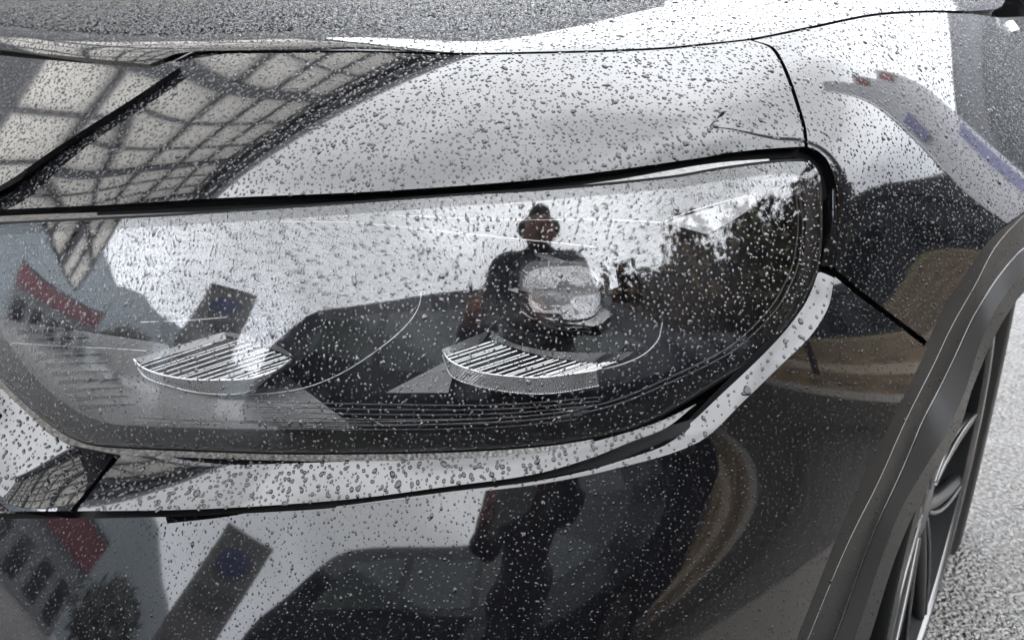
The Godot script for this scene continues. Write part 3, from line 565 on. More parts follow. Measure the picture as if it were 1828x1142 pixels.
# ---------------------------------------------------------------- materials
func materials() -> void:
	mat("paint", lin(0.0015, 0.0015, 0.0018), 0.045)
	var p: StandardMaterial3D = M.paint
	mat("drop", lin(0.002, 0.002, 0.0022), 0.0, 0.36)
	mat("black", lin(0.003, 0.003, 0.003), 0.6, 0.2)
	mat("gloss_black", lin(0.003, 0.003, 0.003), 0.05)
	mat("rubber", lin(0.006, 0.006, 0.006), 0.55, 0.3)
	mat("satin", lin(0.008, 0.0078, 0.0074), 0.4, 0.3)
	mat("chrome", lin(0.6, 0.6, 0.6), 0.12, 0.5, 1.0)
	mat("bezel", lin(0.014, 0.014, 0.014), 0.4, 0.4)
	mat("bezel_dark", lin(0.0022, 0.0022, 0.003), 0.45, 0.25)
	mat("ribbed_plastic", lin(0.055, 0.055, 0.055), 0.12, 0.5)
	mat("trim_and_glint", lin(0.4, 0.4, 0.4), 0.3, 0.5, 1.0)  # frames and plate; also stands in for glints on edges and ribs
	mat("reflector", lin(0.03, 0.03, 0.03), 0.3, 0.5)
	mat("rim_dark", lin(0.004, 0.004, 0.004), 0.3, 0.5, 0.0)
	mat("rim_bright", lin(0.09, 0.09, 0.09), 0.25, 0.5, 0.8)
	mat("tyre", lin(0.005, 0.005, 0.005), 0.8, 0.15)
	mat("rim_inner", lin(0.004, 0.004, 0.004), 0.6, 0.2)
	var g := mat("lens", Color(0, 0, 0, 0.02), 0.03)
	g.transparency = BaseMaterial3D.TRANSPARENCY_ALPHA
	var d := mat("lens_drop", lin(0.006, 0.006, 0.0065), 0.0)
	d.albedo_color.a = 0.75
	d.transparency = BaseMaterial3D.TRANSPARENCY_ALPHA
	var q := mat("projector", Color(1, 1, 1, 0.02), 0.0)
	q.transparency = BaseMaterial3D.TRANSPARENCY_ALPHA
	q.refraction_enabled = true
	q.refraction_scale = 0.05
	var a := mat("asphalt", Color.WHITE, 0.4, 0.5)
	a.uv1_triplanar = true
	a.uv1_world_triplanar = true
	a.uv1_scale = Vector3(0.75, 0.75, 0.75)
	a.albedo_texture = noise_tex(0.09, 3, lin(0.006, 0.005, 0.004), lin(0.072, 0.067, 0.059), 3, 1024, 0.5, 0.16)
	a.roughness_texture = noise_tex(0.03, 2, Color(0.2, 0.2, 0.2), Color(0.55, 0.55, 0.55), 4)
	a.roughness = 1.0
	a.heightmap_enabled = true
	a.heightmap_texture = noise_tex(0.11, 3, Color.BLACK, Color.WHITE, 5, 1024)
	a.heightmap_scale = 0.5
	var soil := mat("soil", Color.WHITE, 0.8, 0.3)
	soil.uv1_triplanar = true
	soil.uv1_world_triplanar = true
	soil.uv1_scale = Vector3(0.3, 0.3, 0.3)
	soil.albedo_texture = noise_tex(0.012, 5, lin(0.04, 0.026, 0.012), lin(0.13, 0.09, 0.05), 8)
	var verge := mat("verge", Color.WHITE, 0.9, 0.3)
	verge.uv1_triplanar = true
	verge.uv1_world_triplanar = true
	verge.albedo_texture = noise_tex(0.05, 4, lin(0.07, 0.06, 0.03), lin(0.2, 0.16, 0.09), 9)
	mat("sand", lin(0.16, 0.12, 0.08), 0.8)
	mat("concrete", lin(0.13, 0.118, 0.1), 0.7)
	mat("slate", lin(0.02, 0.022, 0.026), 0.6)
	mat("grey_wall", lin(0.12, 0.12, 0.13), 0.7)
	mat("roof_grey", lin(0.2, 0.2, 0.21), 0.6)
	mat("dark_wall", lin(0.05, 0.05, 0.052), 0.7)
	mat("white_wall", lin(0.6, 0.6, 0.6), 0.7)
	mat("pane", lin(0.66, 0.62, 0.55), 0.25)
	mat("frame", lin(0.02, 0.02, 0.025), 0.5)
	mat("dark_glass", lin(0.01, 0.012, 0.013), 0.03)
	mat("green_glass", lin(0.09, 0.11, 0.105), 0.05)
	mat("red", lin(0.11, 0.012, 0.018), 0.6)
	mat("navy", lin(0.006, 0.008, 0.018), 0.08)
	mat("sign_grey", lin(0.16, 0.155, 0.15), 0.5)
	mat("sign_dark", lin(0.06, 0.06, 0.06), 0.5)
	mat("sign_blue", lin(0.02, 0.035, 0.12), 0.3)
	mat("flag", lin(0.62, 0.61, 0.66), 0.8)
	M.flag.backlight_enabled = true
	M.flag.backlight = Color(0.9, 0.9, 0.9)
	mat("flag_red", lin(0.42, 0.2, 0.2), 0.8)
	mat("flag_blue", lin(0.3, 0.31, 0.5), 0.8)
	mat("bark", lin(0.05, 0.04, 0.03), 0.9)
	mat("leaf_dark", lin(0.03, 0.032, 0.022), 0.7)
	mat("leaf_brown", lin(0.10, 0.065, 0.03), 0.8)
	mat("leaf_olive", lin(0.07, 0.065, 0.025), 0.8)
	mat("hill", lin(0.035, 0.045, 0.04), 0.9)
	mat("skin", lin(0.26, 0.13, 0.095), 0.5)
	mat("jacket", lin(0.008, 0.009, 0.016), 0.7)
	mat("hair", lin(0.015, 0.011, 0.008), 0.6)
	mat("denim", lin(0.015, 0.018, 0.03), 0.8)
	mat("phone", lin(0.006, 0.006, 0.007), 0.12)

# ---------------------------------------------------------------- the car
var UP: CarSkin
var LENS: CarSkin
var HOUSE: CarSkin
var BUMP: CarSkin
var SILL: CarSkin
var HOOD: CarSkin
var FRONT: CarSkin
var GRILLE: CarSkin

func flat(a: Array) -> PackedVector2Array:
	return PackedVector2Array(vv(a))

func body() -> void:
	# upper edge of the headlight opening, left to right
	var lamp_top := [-100,384, 0,376, 200,367, 400,355, 640,345, 800,335, 960,322, 1100,305, 1240,285, 1340,270, 1438,262]
	var f := []
	# hood
	var o := ring([[-100,77, 0,88, 130,101, 265,115], [265,115, 290,106, 310,97, 345,92, 380,90], [380,90, 500,90, 640,90, 830,94, 960,92, 1080,89, 1188,84, 1260,77, 1342,68, 1450,46, 1560,24, 1660,18, 1735,20], [1735,20, 1790,10, 1795,-45], [1795,-45, -100,-45], [-100,-45, -100,77]])
	var s := panel(HOOD, o, 9.0, 0.0012, 0.014, PackedVector2Array(), 0.0, f)
	part(car, "hood", s.mesh(), M.paint)
	soak("hood", s, f[-1], 44000.0, 0.0015)
	# fascia over the headlight, right of the ridge
	o = ring([[-100,372, -100,345], [-100,345, 0,300, 75,252, 150,205, 230,155, 300,110, 345,98, 380,96], [380,96, 500,95, 640,94, 830,98, 960,96, 1080,93, 1188,88, 1260,81, 1340,72], [1340,72, 1374,85, 1392,110, 1407,145, 1422,190, 1433,230, 1437,261], [1437,261, 1340,268, 1240,283, 1100,303, 960,320, 800,333, 640,343, 400,353, 200,365, 0,374, -100,382]])
	s = panel(UP, o, 9.0, 0.0014, 0.016, PackedVector2Array(), 0.0, f)
	part(car, "headlight_top_panel", s.mesh(), M.paint)
	soak("panel above the headlight", s, f[-1], 44000.0, 0.0017)
	# fascia left of the ridge
	o = ring([[-95,88, 0,99, 130,111, 262,122], [262,122, 310,108], [322,118, 242,172, 160,224, 84,274, 8,326, -95,372], [-95,372, -95,88]])
	s = panel(FRONT, o, 9.0, 0.0008, 0.006, PackedVector2Array(), 0.0, f)
	part(car, "front_panel", s.mesh(), M.paint)
	soak("front panel left of the ridge", s, f[-1], 44000.0, 0.0015)
	# the sharp ridge that runs up from the nose over the hood
	var crest := PackedVector3Array()
	var crest_n := PackedVector3Array()
	for q in even(smooth(vv([-100,345, 0,300, 75,252, 150,205, 230,155, 300,112])), 8.0):
		crest.append(UP.ev(q.x, q.y) - UP.n * 0.0016)
		crest_n.append(UP.n)
	for q in even(smooth(vv([318,104, 345,91, 420,71, 520,49])), 6.0):
		crest.append(HOOD.ev(q.x, q.y) - HOOD.n * 0.0018)
		crest_n.append(HOOD.n)
	var rg := Shape.new()
	rg.tube(crest, 0.002, 14, 0.0016)
	part(car, "hood_ridge", rg.mesh(), M.paint)
	# fender
	o = ring([[1346,72, 1450,51, 1560,29, 1660,23, 1735,25], [1735,25, 1800,34, 1960,60], [1960,60, 1960,330], [1960,330, 1860,352, 1828,378, 1783,412, 1745,457, 1713,507, 1689,542, 1657,609], [1657,609, 1600,566, 1545,524, 1493,481], [1493,481, 1496,440, 1497,380, 1493,330, 1480,290, 1462,270, 1443,262], [1443,262, 1440,230, 1429,190, 1414,145, 1399,110, 1381,84, 1346,72]])
	s = panel(UP, o, 9.0, 0.0012, 0.014, PackedVector2Array(), 0.0, f)
	part(car, "fender", s.mesh(), M.paint)
	soak("fender", s, f[-1], 48000.0, 0.0014)
	# strip of bumper under the headlight
	o = ring([[217,812, 350,817, 500,822, 641,823, 800,820, 950,810, 1040,793, 1130,769, 1188,748, 1243,721], [1243,721, 1190,763, 1125,789, 1050,819, 950,847, 800,868, 641,889, 480,902, 315,910, 137,912], [137,912, 175,862, 217,812]])
	s = panel(SILL, o, 8.0, 0.001, 0.0015, PackedVector2Array(), 0.0, f)
	part(car, "bumper_strip", s.mesh(), M.paint)
	soak("bumper strip under the headlight", s, f[-1], 34000.0, 0.0022)
	# panel beside the grille
	o = ring([[-95,630, -40,650, 0,692, 52,742, 91,777, 145,803, 205,811], [205,811, 165,862, 124,912], [124,912, 0,913, -95,913], [-95,913, -95,630]])
	s = panel(GRILLE, o, 8.0, 0.0012, 0.012, PackedVector2Array(), 0.0, f)
	part(car, "grille_side_panel", s.mesh(), M.paint)
	soak("panel beside the grille", s, f[-1], 24000.0, 0.0023)
	# bumper
	var top := [-95,927, 0,926, 133,925, 315,922, 480,914, 600,906, 800,882, 950,866, 1100,836, 1247,789, 1328,716, 1398,648, 1447,600, 1479,548, 1491,494]
	o = ring([top, [1491,494, 1540,534, 1600,578, 1656,622], [1656,622, 1610,715, 1566,805, 1538,861, 1503,938, 1461,1043, 1405,1185], [1405,1185, -95,1185], [-95,1185, -95,927]])
	s = panel(BUMP, o, 9.0, 0.0016, 0.012, PackedVector2Array(), 0.0, f)
	part(car, "bumper", s.mesh(), M.paint)
	soak("bumper", s, f[-1], 38000.0, 0.0012)
	# bright rolled shelf along the bumper's upper edge, up past the seam
	var up_n := Vector3(0.2, 0.88, 0.42).normalized()
	var outer := even(smooth(vv([600,906, 800,882, 950,866, 1100,836, 1247,789, 1328,716, 1398,648, 1447,600, 1479,548, 1490,496])), 8.0)
	var inner := even(smooth(vv([600,904, 800,878, 950,859, 1090,828, 1205,776, 1293,699, 1384,611, 1433,550, 1452,512, 1461,484])), 8.0)
	part(car, "bumper_shelf", shelf(outer, inner, BUMP, up_n, 14000.0).mesh(), M.paint)
	outer = even(smooth(vv([1493,478, 1496,440, 1496,390, 1491,335])), 6.0)
	inner = even(smooth(vv([1466,474, 1474,445, 1486,395, 1487,338])), 6.0)
	part(car, "fender_shelf", shelf(outer, inner, UP, Vector3(0.35, 0.85, 0.4).normalized(), 12000.0).mesh(), M.paint)
	# black sheets added behind the gaps to block light
	for e in [[HOOD, [-95,-40, 1790,-40, 1790,12, 1735,30, 1450,56, 1342,78, 1100,96, 640,98, 380,98, 265,120, -95,86], -0.02], [UP, [150,220, 300,112, 380,85, 900,85, 1188,80, 1345,62, 1560,20, 1900,20, 1900,300, 1700,500, 1665,620, 1490,500, 1462,300, 1437,270, 1240,292, 800,344, 150,372], -0.016],
			[GRILLE, [-95,640, 0,700, 91,780, 217,805, 150,912, -95,912], -0.014], [SILL, [150,912, 217,805, 640,814, 1000,800, 1243,735, 1260,760, 1100,830, 640,900], -0.014], [BUMP, [-90,915, 315,905, 640,890, 950,850, 1100,820, 1243,760, 1400,610, 1465,500, 1490,480, 1660,612, 1566,790, 1480,980, 1410,1150, -90,1150], -0.018]]:
		part(car, "added_backing", panel(e[0], flat(e[1]), 18.0, 0.0, 0.0, PackedVector2Array(), e[2]).mesh(), M.black)

func shelf(outer: PackedVector2Array, inner: PackedVector2Array, skin: CarSkin, n: Vector3, density: float) -> Shape:
	# pairs of points: the inner one lies on the plane through the outer one that faces along n
	var a := PackedVector3Array()
	var b := PackedVector3Array()
	var m := outer.size()
	for i in m:
		skin.ev(outer[i].x, outer[i].y)
		a.append(skin.p)
	for i in m:
		var k := float(i) / (m - 1) * (inner.size() - 1)
		var q := inner[int(k)].lerp(inner[mini(int(k) + 1, inner.size() - 1)], k - int(k))
		var t := (a[mini(i + 1, m - 1)] - a[maxi(i - 1, 0)]).normalized()
		var nn := (n - t * n.dot(t)).normalized()
		var d := ray(q.x, q.y)
		b.append(eye + d * ((a[i] - eye).dot(nn) / d.dot(nn)))
	var s := band(a, b, n, null, 0.0006)
	soak("bright shelf of the bumper edge", s, s.ix.size(), density, 0.0022)
	var c := PackedVector3Array()
	for i in m: c.append(b[i] - n * 0.02)
	band(b, c, Vector3(0, 0, -1), s)
	return s

func inside(x: float, y: float, k: float) -> Vector3: # a point in the headlight, k of the way from lens to housing
	var a: Vector3 = LENS.ev(x, y)
	return a.lerp(HOUSE.ev(x, y), k)

func inline(a: Array, k0: float, k1: float, gap := 8.0) -> PackedVector3Array:
	var l := even(smooth(vv(a)), gap)
	var out := PackedVector3Array()
	for i in l.size(): out.append(inside(l[i].x, l[i].y, lerpf(k0, k1, float(i) / maxi(1, l.size() - 1))))
	return out

func resample(a: PackedVector3Array, m: int) -> PackedVector3Array:
	var out := PackedVector3Array()
	for i in m:
		var k := float(i) / (m - 1) * (a.size() - 1)
		out.append(a[int(k)].lerp(a[mini(int(k) + 1, a.size() - 1)], k - int(k)))
	return out

func sheet(rows: Array, towards: Vector3, s: Shape = null) -> Shape: # a smooth surface through rows of equally many points
	if s == null: s = Shape.new()
	var nr := []
	for j in rows.size():
		var nn := PackedVector3Array()
		for i in rows[j].size():
			var du: Vector3 = rows[j][mini(i + 1, rows[j].size() - 1)] - rows[j][maxi(i - 1, 0)]
			var dv: Vector3 = rows[mini(j + 1, rows.size() - 1)][i] - rows[maxi(j - 1, 0)][i]
			var n := du.cross(dv).normalized()
			nn.append(-n if n.dot(towards) < 0 else n)
		nr.append(nn)
	s.strip(rows, nr)
	return s

func headlight() -> void:
	var h := Node3D.new()
	h.name = "headlight"
	car.add_child(h)
	var f := []
	var edge := ring([[-100,408, 0,401, 300,386, 600,366, 800,351, 1000,338, 1200,318, 1300,301, 1400,289, 1436,288], [1436,288, 1454,295, 1464,315, 1467,345, 1468,385, 1468,425, 1461,481, 1447,515, 1430,548, 1398,590, 1342,643, 1293,674, 1188,737, 1130,764, 1040,784, 950,796, 800,805, 641,808, 500,808, 350,803, 217,797, 150,789, 100,765, 45,720, 0,675, -60,590, -100,560], [-100,560, -100,408]])
	var clear := ring([[-90,425, 0,418, 300,402, 600,383, 800,368, 1000,354, 1200,335, 1300,320, 1390,309, 1418,309], [1418,309, 1434,318, 1440,335, 1444,385, 1444,425, 1437,475, 1424,508, 1405,540, 1375,578, 1322,627, 1275,655, 1175,703, 1110,733, 1030,752, 950,762, 800,769, 641,771, 500,770, 350,767, 245,762, 190,758, 140,740, 90,706, 45,662, 0,600, -40,540, -90,480], [-90,480, -90,425]])
	var s := panel(LENS, edge, 10.0, 0.002, 0.02, PackedVector2Array(), 0.0, f)
	var cut := s.ix.slice(0, f[-1])
	var rim := s.ix.slice(f[-1])
	s.ix = cut
	soak("headlight lens", s, f[-1], 36000.0, 0.0014, 1)
	part(h, "lens", s.mesh(), M.lens)
	var back := panel(LENS, clear, 14.0, 0.0, 0.0, PackedVector2Array(), -0.003)
	part(h, "lens_inner_face", back.mesh(), M.lens)
	var side := Shape.new()
	side.v = s.v
	side.n = s.n
	side.ix = rim
	part(h, "lens_edge", side.mesh(), M.black)
	var wider: Array = Geometry2D.offset_polygon(edge, 7.0)
	part(h, "border", panel(LENS, wider[0], 10.0, 0.0, 0.0, clear, -0.0045).mesh(), M.black)
	# housing: walls from the lens edge to a deep dark back
	var wall_a := PackedVector3Array()
	var wall_b := PackedVector3Array()
	var e2 := even(edge, 14.0, true)
	e2.append(e2[0])
	for q in e2:
		wall_a.append(inside(q.x, q.y, 0.06))
		wall_b.append(inside(lerpf(q.x, 700, 0.03), lerpf(q.y, 570, 0.06), 1.0))
	var hs := Shape.new()
	var na := PackedVector3Array()
	for q in e2: na.append((LENS.ev(700, 570) - LENS.ev(q.x, q.y)).normalized())
	hs.strip([wall_a, wall_b], [na, na])
	part(h, "housing", hs.mesh(), M.bezel_dark)
	part(h, "housing_back", panel(HOUSE, edge, 16.0, 0.0, 0.0).mesh(), M.bezel_dark)
	# thin steps that run round inside the border
	for k in 2:
		var line := PackedVector3Array()
		for q in even(smooth(vv([1425,330, 1433,385, 1432,430, 1424,478, 1410,512, 1388,550, 1352,590, 1300,632, 1180,690, 1100,722, 1020,740, 940,750, 800,757, 640,760, 480,759, 330,755, 240,750])), 10.0):
			line.append(inside(lerpf(q.x, 760.0, 0.012 * k), q.y - 7.0 * k, 0.16 + 0.1 * k))
		var st := Shape.new()
		st.tube(line, 0.0007, 6)
		part(h, "bezel_line", st.mesh(), M.bezel)
	# grey bezel wing on the left with its slots
	var rows := []
	for j in 9:
		var t := j / 8.0
		var row := PackedVector3Array()
		for i in 15:
			var u := i / 14.0
			var x := lerpf(lerpf(-60.0, 150.0, t * t), lerpf(470.0, 640.0, t), u)
			var y := lerpf(lerpf(560.0, 760.0, t), lerpf(640.0, 768.0, t), u)
			row.append(inside(x, y, lerpf(lerpf(0.30, 0.22, t), lerpf(0.75, 0.35, t), u)))
		rows.append(row)
	part(h, "bezel_wing", sheet(rows, Vector3(0, 0.5, 1)).mesh(), M.bezel)
	for k in 10:
		var t := k / 9.0
		var x := lerpf(30.0, 140.0, t)
		var y := lerpf(594.0, 728.0, t)
		var len := lerpf(120.0, 100.0, t)
		var u0 := 0.06
		var slot := Shape.new()
		var a := PackedVector3Array()
		var b := PackedVector3Array()
		for i in 7:
			var q := i / 6.0
			var px := x + len * q
			var py := y - 9.0 * q + 3.0 * q * q
			a.append(inside(px, py - 4.6 * (1.0 - q * 0.8), 0.215 + 0.02 * q))
			b.append(inside(px, py + 4.6 * (1.0 - q * 0.8), 0.215 + 0.02 * q))
		band(a, b, Vector3(0, 0, 1), slot)
		part(h, "slot", slot.mesh(), M.black)
	# bowls: arcs that frame the two modules, bright metal in place of edge glints
	for e in [[[430,705, 500,700, 560,687, 620,660, 690,612, 730,575, 748,545, 752,520], 0.4], [[1016,668, 1060,662, 1110,650, 1150,632, 1175,606, 1183,575], 0.4], [[500,395, 640,398, 780,412, 900,424, 1060,440], 0.3], [[700,384, 900,392, 1080,392, 1180,397], 0.25], [[1180,397, 1250,372, 1350,345], 0.22], [[250,575, 330,572, 405,566], 0.5], [[20,612, 120,618, 200,622, 260,626], 0.2]]:
		var st := Shape.new()
		st.tube(inline(e[0], e[1], e[1]), 0.00035, 6)
		part(h, "bezel_line", st.mesh(), M.trim_and_glint)
	for e in [[[430,560], 150.0, 120.0, 0.42], [[960,540], 190.0, 135.0, 0.42]]:
		var rr := []
		for j in 7:
			var row := PackedVector3Array()
			for i in 33:
				var a := TAU * i / 32.0
				var q := j / 6.0
				row.append(inside(e[0][0] + cos(a) * e[1] * (1.0 - q * 0.6), e[0][1] + sin(a) * e[2] * (1.0 - q * 0.6), lerpf(e[3], 0.92, sin(q * PI / 2))))
			rr.append(row)
		part(h, "bowl", sheet(rr, Vector3(0, 0, 1)).mesh(), M.bezel_dark)
	# crescent light guides
	crescent(h, [790,625, 800,641, 823,654, 866,666, 916,672, 966,674, 1017,668, 1065,661], [790,633, 798,658, 808,673, 841,686, 891,697, 954,703, 1004,700, 1070,688], [876,588, 906,608, 941,619, 992,627, 1067,629, 1133,627], [876,604, 916,620, 966,634, 1017,642, 1067,647, 1107,643], [790,623, 876,588], [800,634, 861,609], 24, false)
	crescent(h, [238,641, 252,655, 290,669, 340,677, 400,678, 450,675, 490,662, 520,640], [240,648, 258,672, 300,688, 350,700, 400,704, 430,702, 452,696, 458,693], [400,592, 430,596, 462,604, 495,616, 520,632], [400,598, 430,604, 462,614, 495,626, 520,638], [238,641, 400,592], [252,647, 404,606], 24, true)
	# flat floor beside the right module
	var fl := Shape.new()
	fl.flat_quad(inside(688, 701, 0.5), inside(800, 701, 0.42), inside(812, 655, 0.55), inside(790, 648, 0.6), Vector3(0, 1, 0.5))
	part(h, "bezel_floor", fl.mesh(), M.bezel)
	projector(h)
	var plate := Shape.new()
	var pq := []
	for q in vv([1185,397, 1345,347, 1352,366, 1300,398, 1262,418, 1225,403]): pq.append(inside(q.x, q.y, 0.3))
	var pn: Vector3 = (inside(1260, 390, 0.0) - inside(1260, 390, 1.0)).normalized()
	for i in range(1, 5): plate.tri(plate.vert(pq[0], pn), plate.vert(pq[i], pn), plate.vert(pq[i + 1], pn))
	part(h, "reflector_plate", plate.mesh(), M.trim_and_glint)
	for k in 6:
		var st := Shape.new()
		st.tube(inline([430 + 12 * k, 716 + 9 * k, 700, 722 + 9 * k, 900, 722 + 8 * k, 1080 - 10 * k, 708 + 8 * k], 0.3, 0.3), 0.0006, 5)
		part(h, "bezel_step", st.mesh(), M.bezel)

func crescent(h: Node3D, ft: Array, fb: Array, rt: Array, rb: Array, lt: Array, lb: Array, ribs: int, left: bool) -> void:
	var a := resample(inline(ft, 0.30, 0.30), 40)
	var b := resample(inline(fb, 0.30, 0.30), 40)
	var c := resample(inline(rt, 0.62, 0.50), 40)
	var d := resample(inline(rb, 0.60, 0.48), 40)
	var s := Shape.new()
	var g := Shape.new()
	for e in [[a, b], [c, d]]: # ribbed walls: fine flutes
		var rows := [PackedVector3Array(), PackedVector3Array()]
		var m := 150
		var p := resample(e[0], m)
		var q := resample(e[1], m)
		var z := PackedVector3Array()
		var w := PackedVector3Array()
		for i in m:
			var push := Vector3(0, 0.0, 0.0009) * (1.0 if i % 2 else 0.0)
			z.append(p[i] + push)
			w.append(q[i] + push)
		var st: Shape = s if e[0] == a else g
		for i in m - 1:
			st.flat_quad(z[i], z[i + 1], w[i + 1], w[i], Vector3(0, 0, 1))
	part(h, "light_guide_front", s.mesh(), M.ribbed_plastic)
	part(h, "light_guide_rear", g.mesh(), M.ribbed_plastic)
	var l := band(resample(inline(lt, 0.30, 0.62), 12), resample(inline(lb, 0.31, 0.6), 12), Vector3(0, 0.5, 1))
	part(h, "light_guide_end", l.mesh(), M.ribbed_plastic)
	var rim := Shape.new()
	rim.tube(a, 0.0009, 6)
	rim.tube(b, 0.0006, 6)
	part(h, "light_guide_edge", rim.mesh(), M.trim_and_glint)  # metal tone paints in the bright glint of the clear edge
	var base := sheet([resample(a, 30), resample(d, 30)], Vector3(0, 1, 0.3))
	for i in base.v.size(): base.v[i] += Vector3(0, -0.003, 0)
	part(h, "light_guide_base", base.mesh(), M.bezel_dark)
	var rear := smooth(vv(rb))
	var end := smooth(vv(lb))
	var front := smooth(vv(ft))
	var outline := PackedVector2Array(front)
	var back := PackedVector2Array(rear)
	back.reverse()
	outline.append_array(back)
	end.reverse()
	outline.append_array(end)
	for k in ribs:
		var f := front[int((k + 0.7) / ribs * (front.size() - 1))]
		var way := Vector2(1.0, -0.33)
		var far := 0.0
		while far < 260.0 and Geometry2D.is_point_in_polygon(f + way * (far + 6.0), outline): far += 3.0
		if far < 12.0: continue
		var st := Shape.new()
		var pts := PackedVector3Array()
		for q in 3:
			var u := far * q / 2.0
			pts.append(inside(f.x + u, f.y - 0.33 * u, 0.30 + 0.22 * clampf(u * 0.33 / 60.0, 0, 1)))
		st.tube(pts, 0.0007, 5)
		part(h, "light_guide_rib", st.mesh(), M.trim_and_glint)  # clear ribs painted as bright metal, for the light they catch

func projector(h: Node3D) -> void:
	# a clear block with rounded corners and a bulging face
	var line := even(ring([[938,470, 985,462, 1030,466, 1060,474, 1068,490], [1068,490, 1072,520, 1070,548, 1060,570], [1060,570, 1010,566, 960,552, 930,535, 918,520], [918,520, 930,495, 938,470]], 5), 6.0, true)
	var ctr := Vector2(1000, 518)
	var o := inside(1000, 518, 0.42)
	var ez: Vector3 = (inside(1000, 518, 0.0) - inside(1000, 518, 1.0)).normalized()
	var ex: Vector3 = (inside(1070, 518, 0.42) - o).slide(ez).normalized()
	var ey := ez.cross(ex)
	var wide := (inside(1071, 518, 0.42) - o).length()
	var tall := (inside(1000, 464, 0.42) - o).length() * 0.96
	var s := Shape.new()
	var rows := []
	var nr := []
	var seg := 64
	for j in 13:
		var row := PackedVector3Array()
		var nn := PackedVector3Array()
		var u := sin(j / 12.0 * PI / 2)
		for i in seg + 1:
			var a := TAU * i / seg
			var c := cos(a)
			var d := sin(a)
			var m := pow(pow(absf(c), 4.0) + pow(absf(d), 4.0), -0.25)
			var low := 0.8 if d < 0 and c < 0 else 1.0
			var x := c * m * u * low
			var y := d * m * u * low
			row.append(o + ex * x * wide + ey * y * tall + ez * 0.013 * sqrt(maxf(0.0, 1.0 - u * u)))
			nn.append((ex * x * 0.013 / wide + ey * y * 0.013 / tall + ez * (sqrt(maxf(0.0, 1.0 - u * u)) + 0.02)).normalized())
		rows.append(row)
		nr.append(nn)
	s.strip(rows, nr)
	var rim: PackedVector3Array = rows[-1]
	var wall := PackedVector3Array()
	var wn := PackedVector3Array()
	for q in rim:
		wall.append(q - ez * 0.022)
		wn.append((q - o).slide(ez).normalized())
	s.strip([rim, wall], [wn, wn])
	var cc := s.vert(o - ez * 0.022, -ez)
	var b0 := s.v.size()
	for q in wall: s.vert(q, -ez)
	for i in seg: s.tri(cc, b0 + i, b0 + i + 1)
	var hug := PackedVector3Array()
	var out := PackedVector3Array()
	for q in rim:
		hug.append(q - ez * 0.006 + (q - o).slide(ez).normalized() * 0.0005)
		out.append(q - ez * 0.004 + (q - o).slide(ez) * 0.30)
	var bez := band(hug, out, ez)
	var deep := PackedVector3Array()
	for q in out: deep.append(q - ez * 0.03)
	band(out, deep, ey, bez)
	part(h, "projector_bezel", bez.mesh(), M.gloss_black)
	part(h, "projector_lens", s.mesh(), M.projector)
	# reflector and carrier behind it
	var rr := []
	for q in [0.0, 0.15, 0.3, 0.45, 0.6, 0.75, 0.88, 0.985]:
		var row := PackedVector3Array()
		for i in line.size() + 1:
			var p: Vector2 = line[i % line.size()].lerp(ctr, q)
			row.append(inside(p.x, p.y, 0.66 + 0.2 * (1.0 - (1.0 - q) * (1.0 - q))))
		rr.append(row)
	part(h, "reflector", sheet(rr, Vector3(0, 0.3, 1)).mesh(), M.reflector)
	for e in [[[1030,446, 1055,448, 1082,455, 1096,472, 1102,498, 1104,512], [1028,454, 1052,458, 1074,464, 1084,478, 1088,498, 1090,516], 0.34, "trim_and_glint"], [[1074,466, 1084,480, 1089,510, 1090,590], [1068,480, 1072,500, 1073,540, 1066,585], 0.44, "bezel_dark"], [[952,448, 985,458, 1010,466], [956,456, 980,464, 1004,470], 0.36, "trim_and_glint"], [[960,572, 1000,586, 1056,593], [966,580, 1004,590, 1056,590], 0.40, "trim_and_glint"], [[918,522, 940,548, 985,572, 1056,582], [914,528, 936,554, 982,579, 1056,588], 0.42, "bezel"]]:
		var p := resample(inline(e[0], e[2], e[2]), 20)
		var q := resample(inline(e[1], e[2] + 0.04, e[2] + 0.04), 20)
		part(h, "projector_frame", band(p, q, Vector3(0, 0.3, 1)).mesh(), M[e[3]])

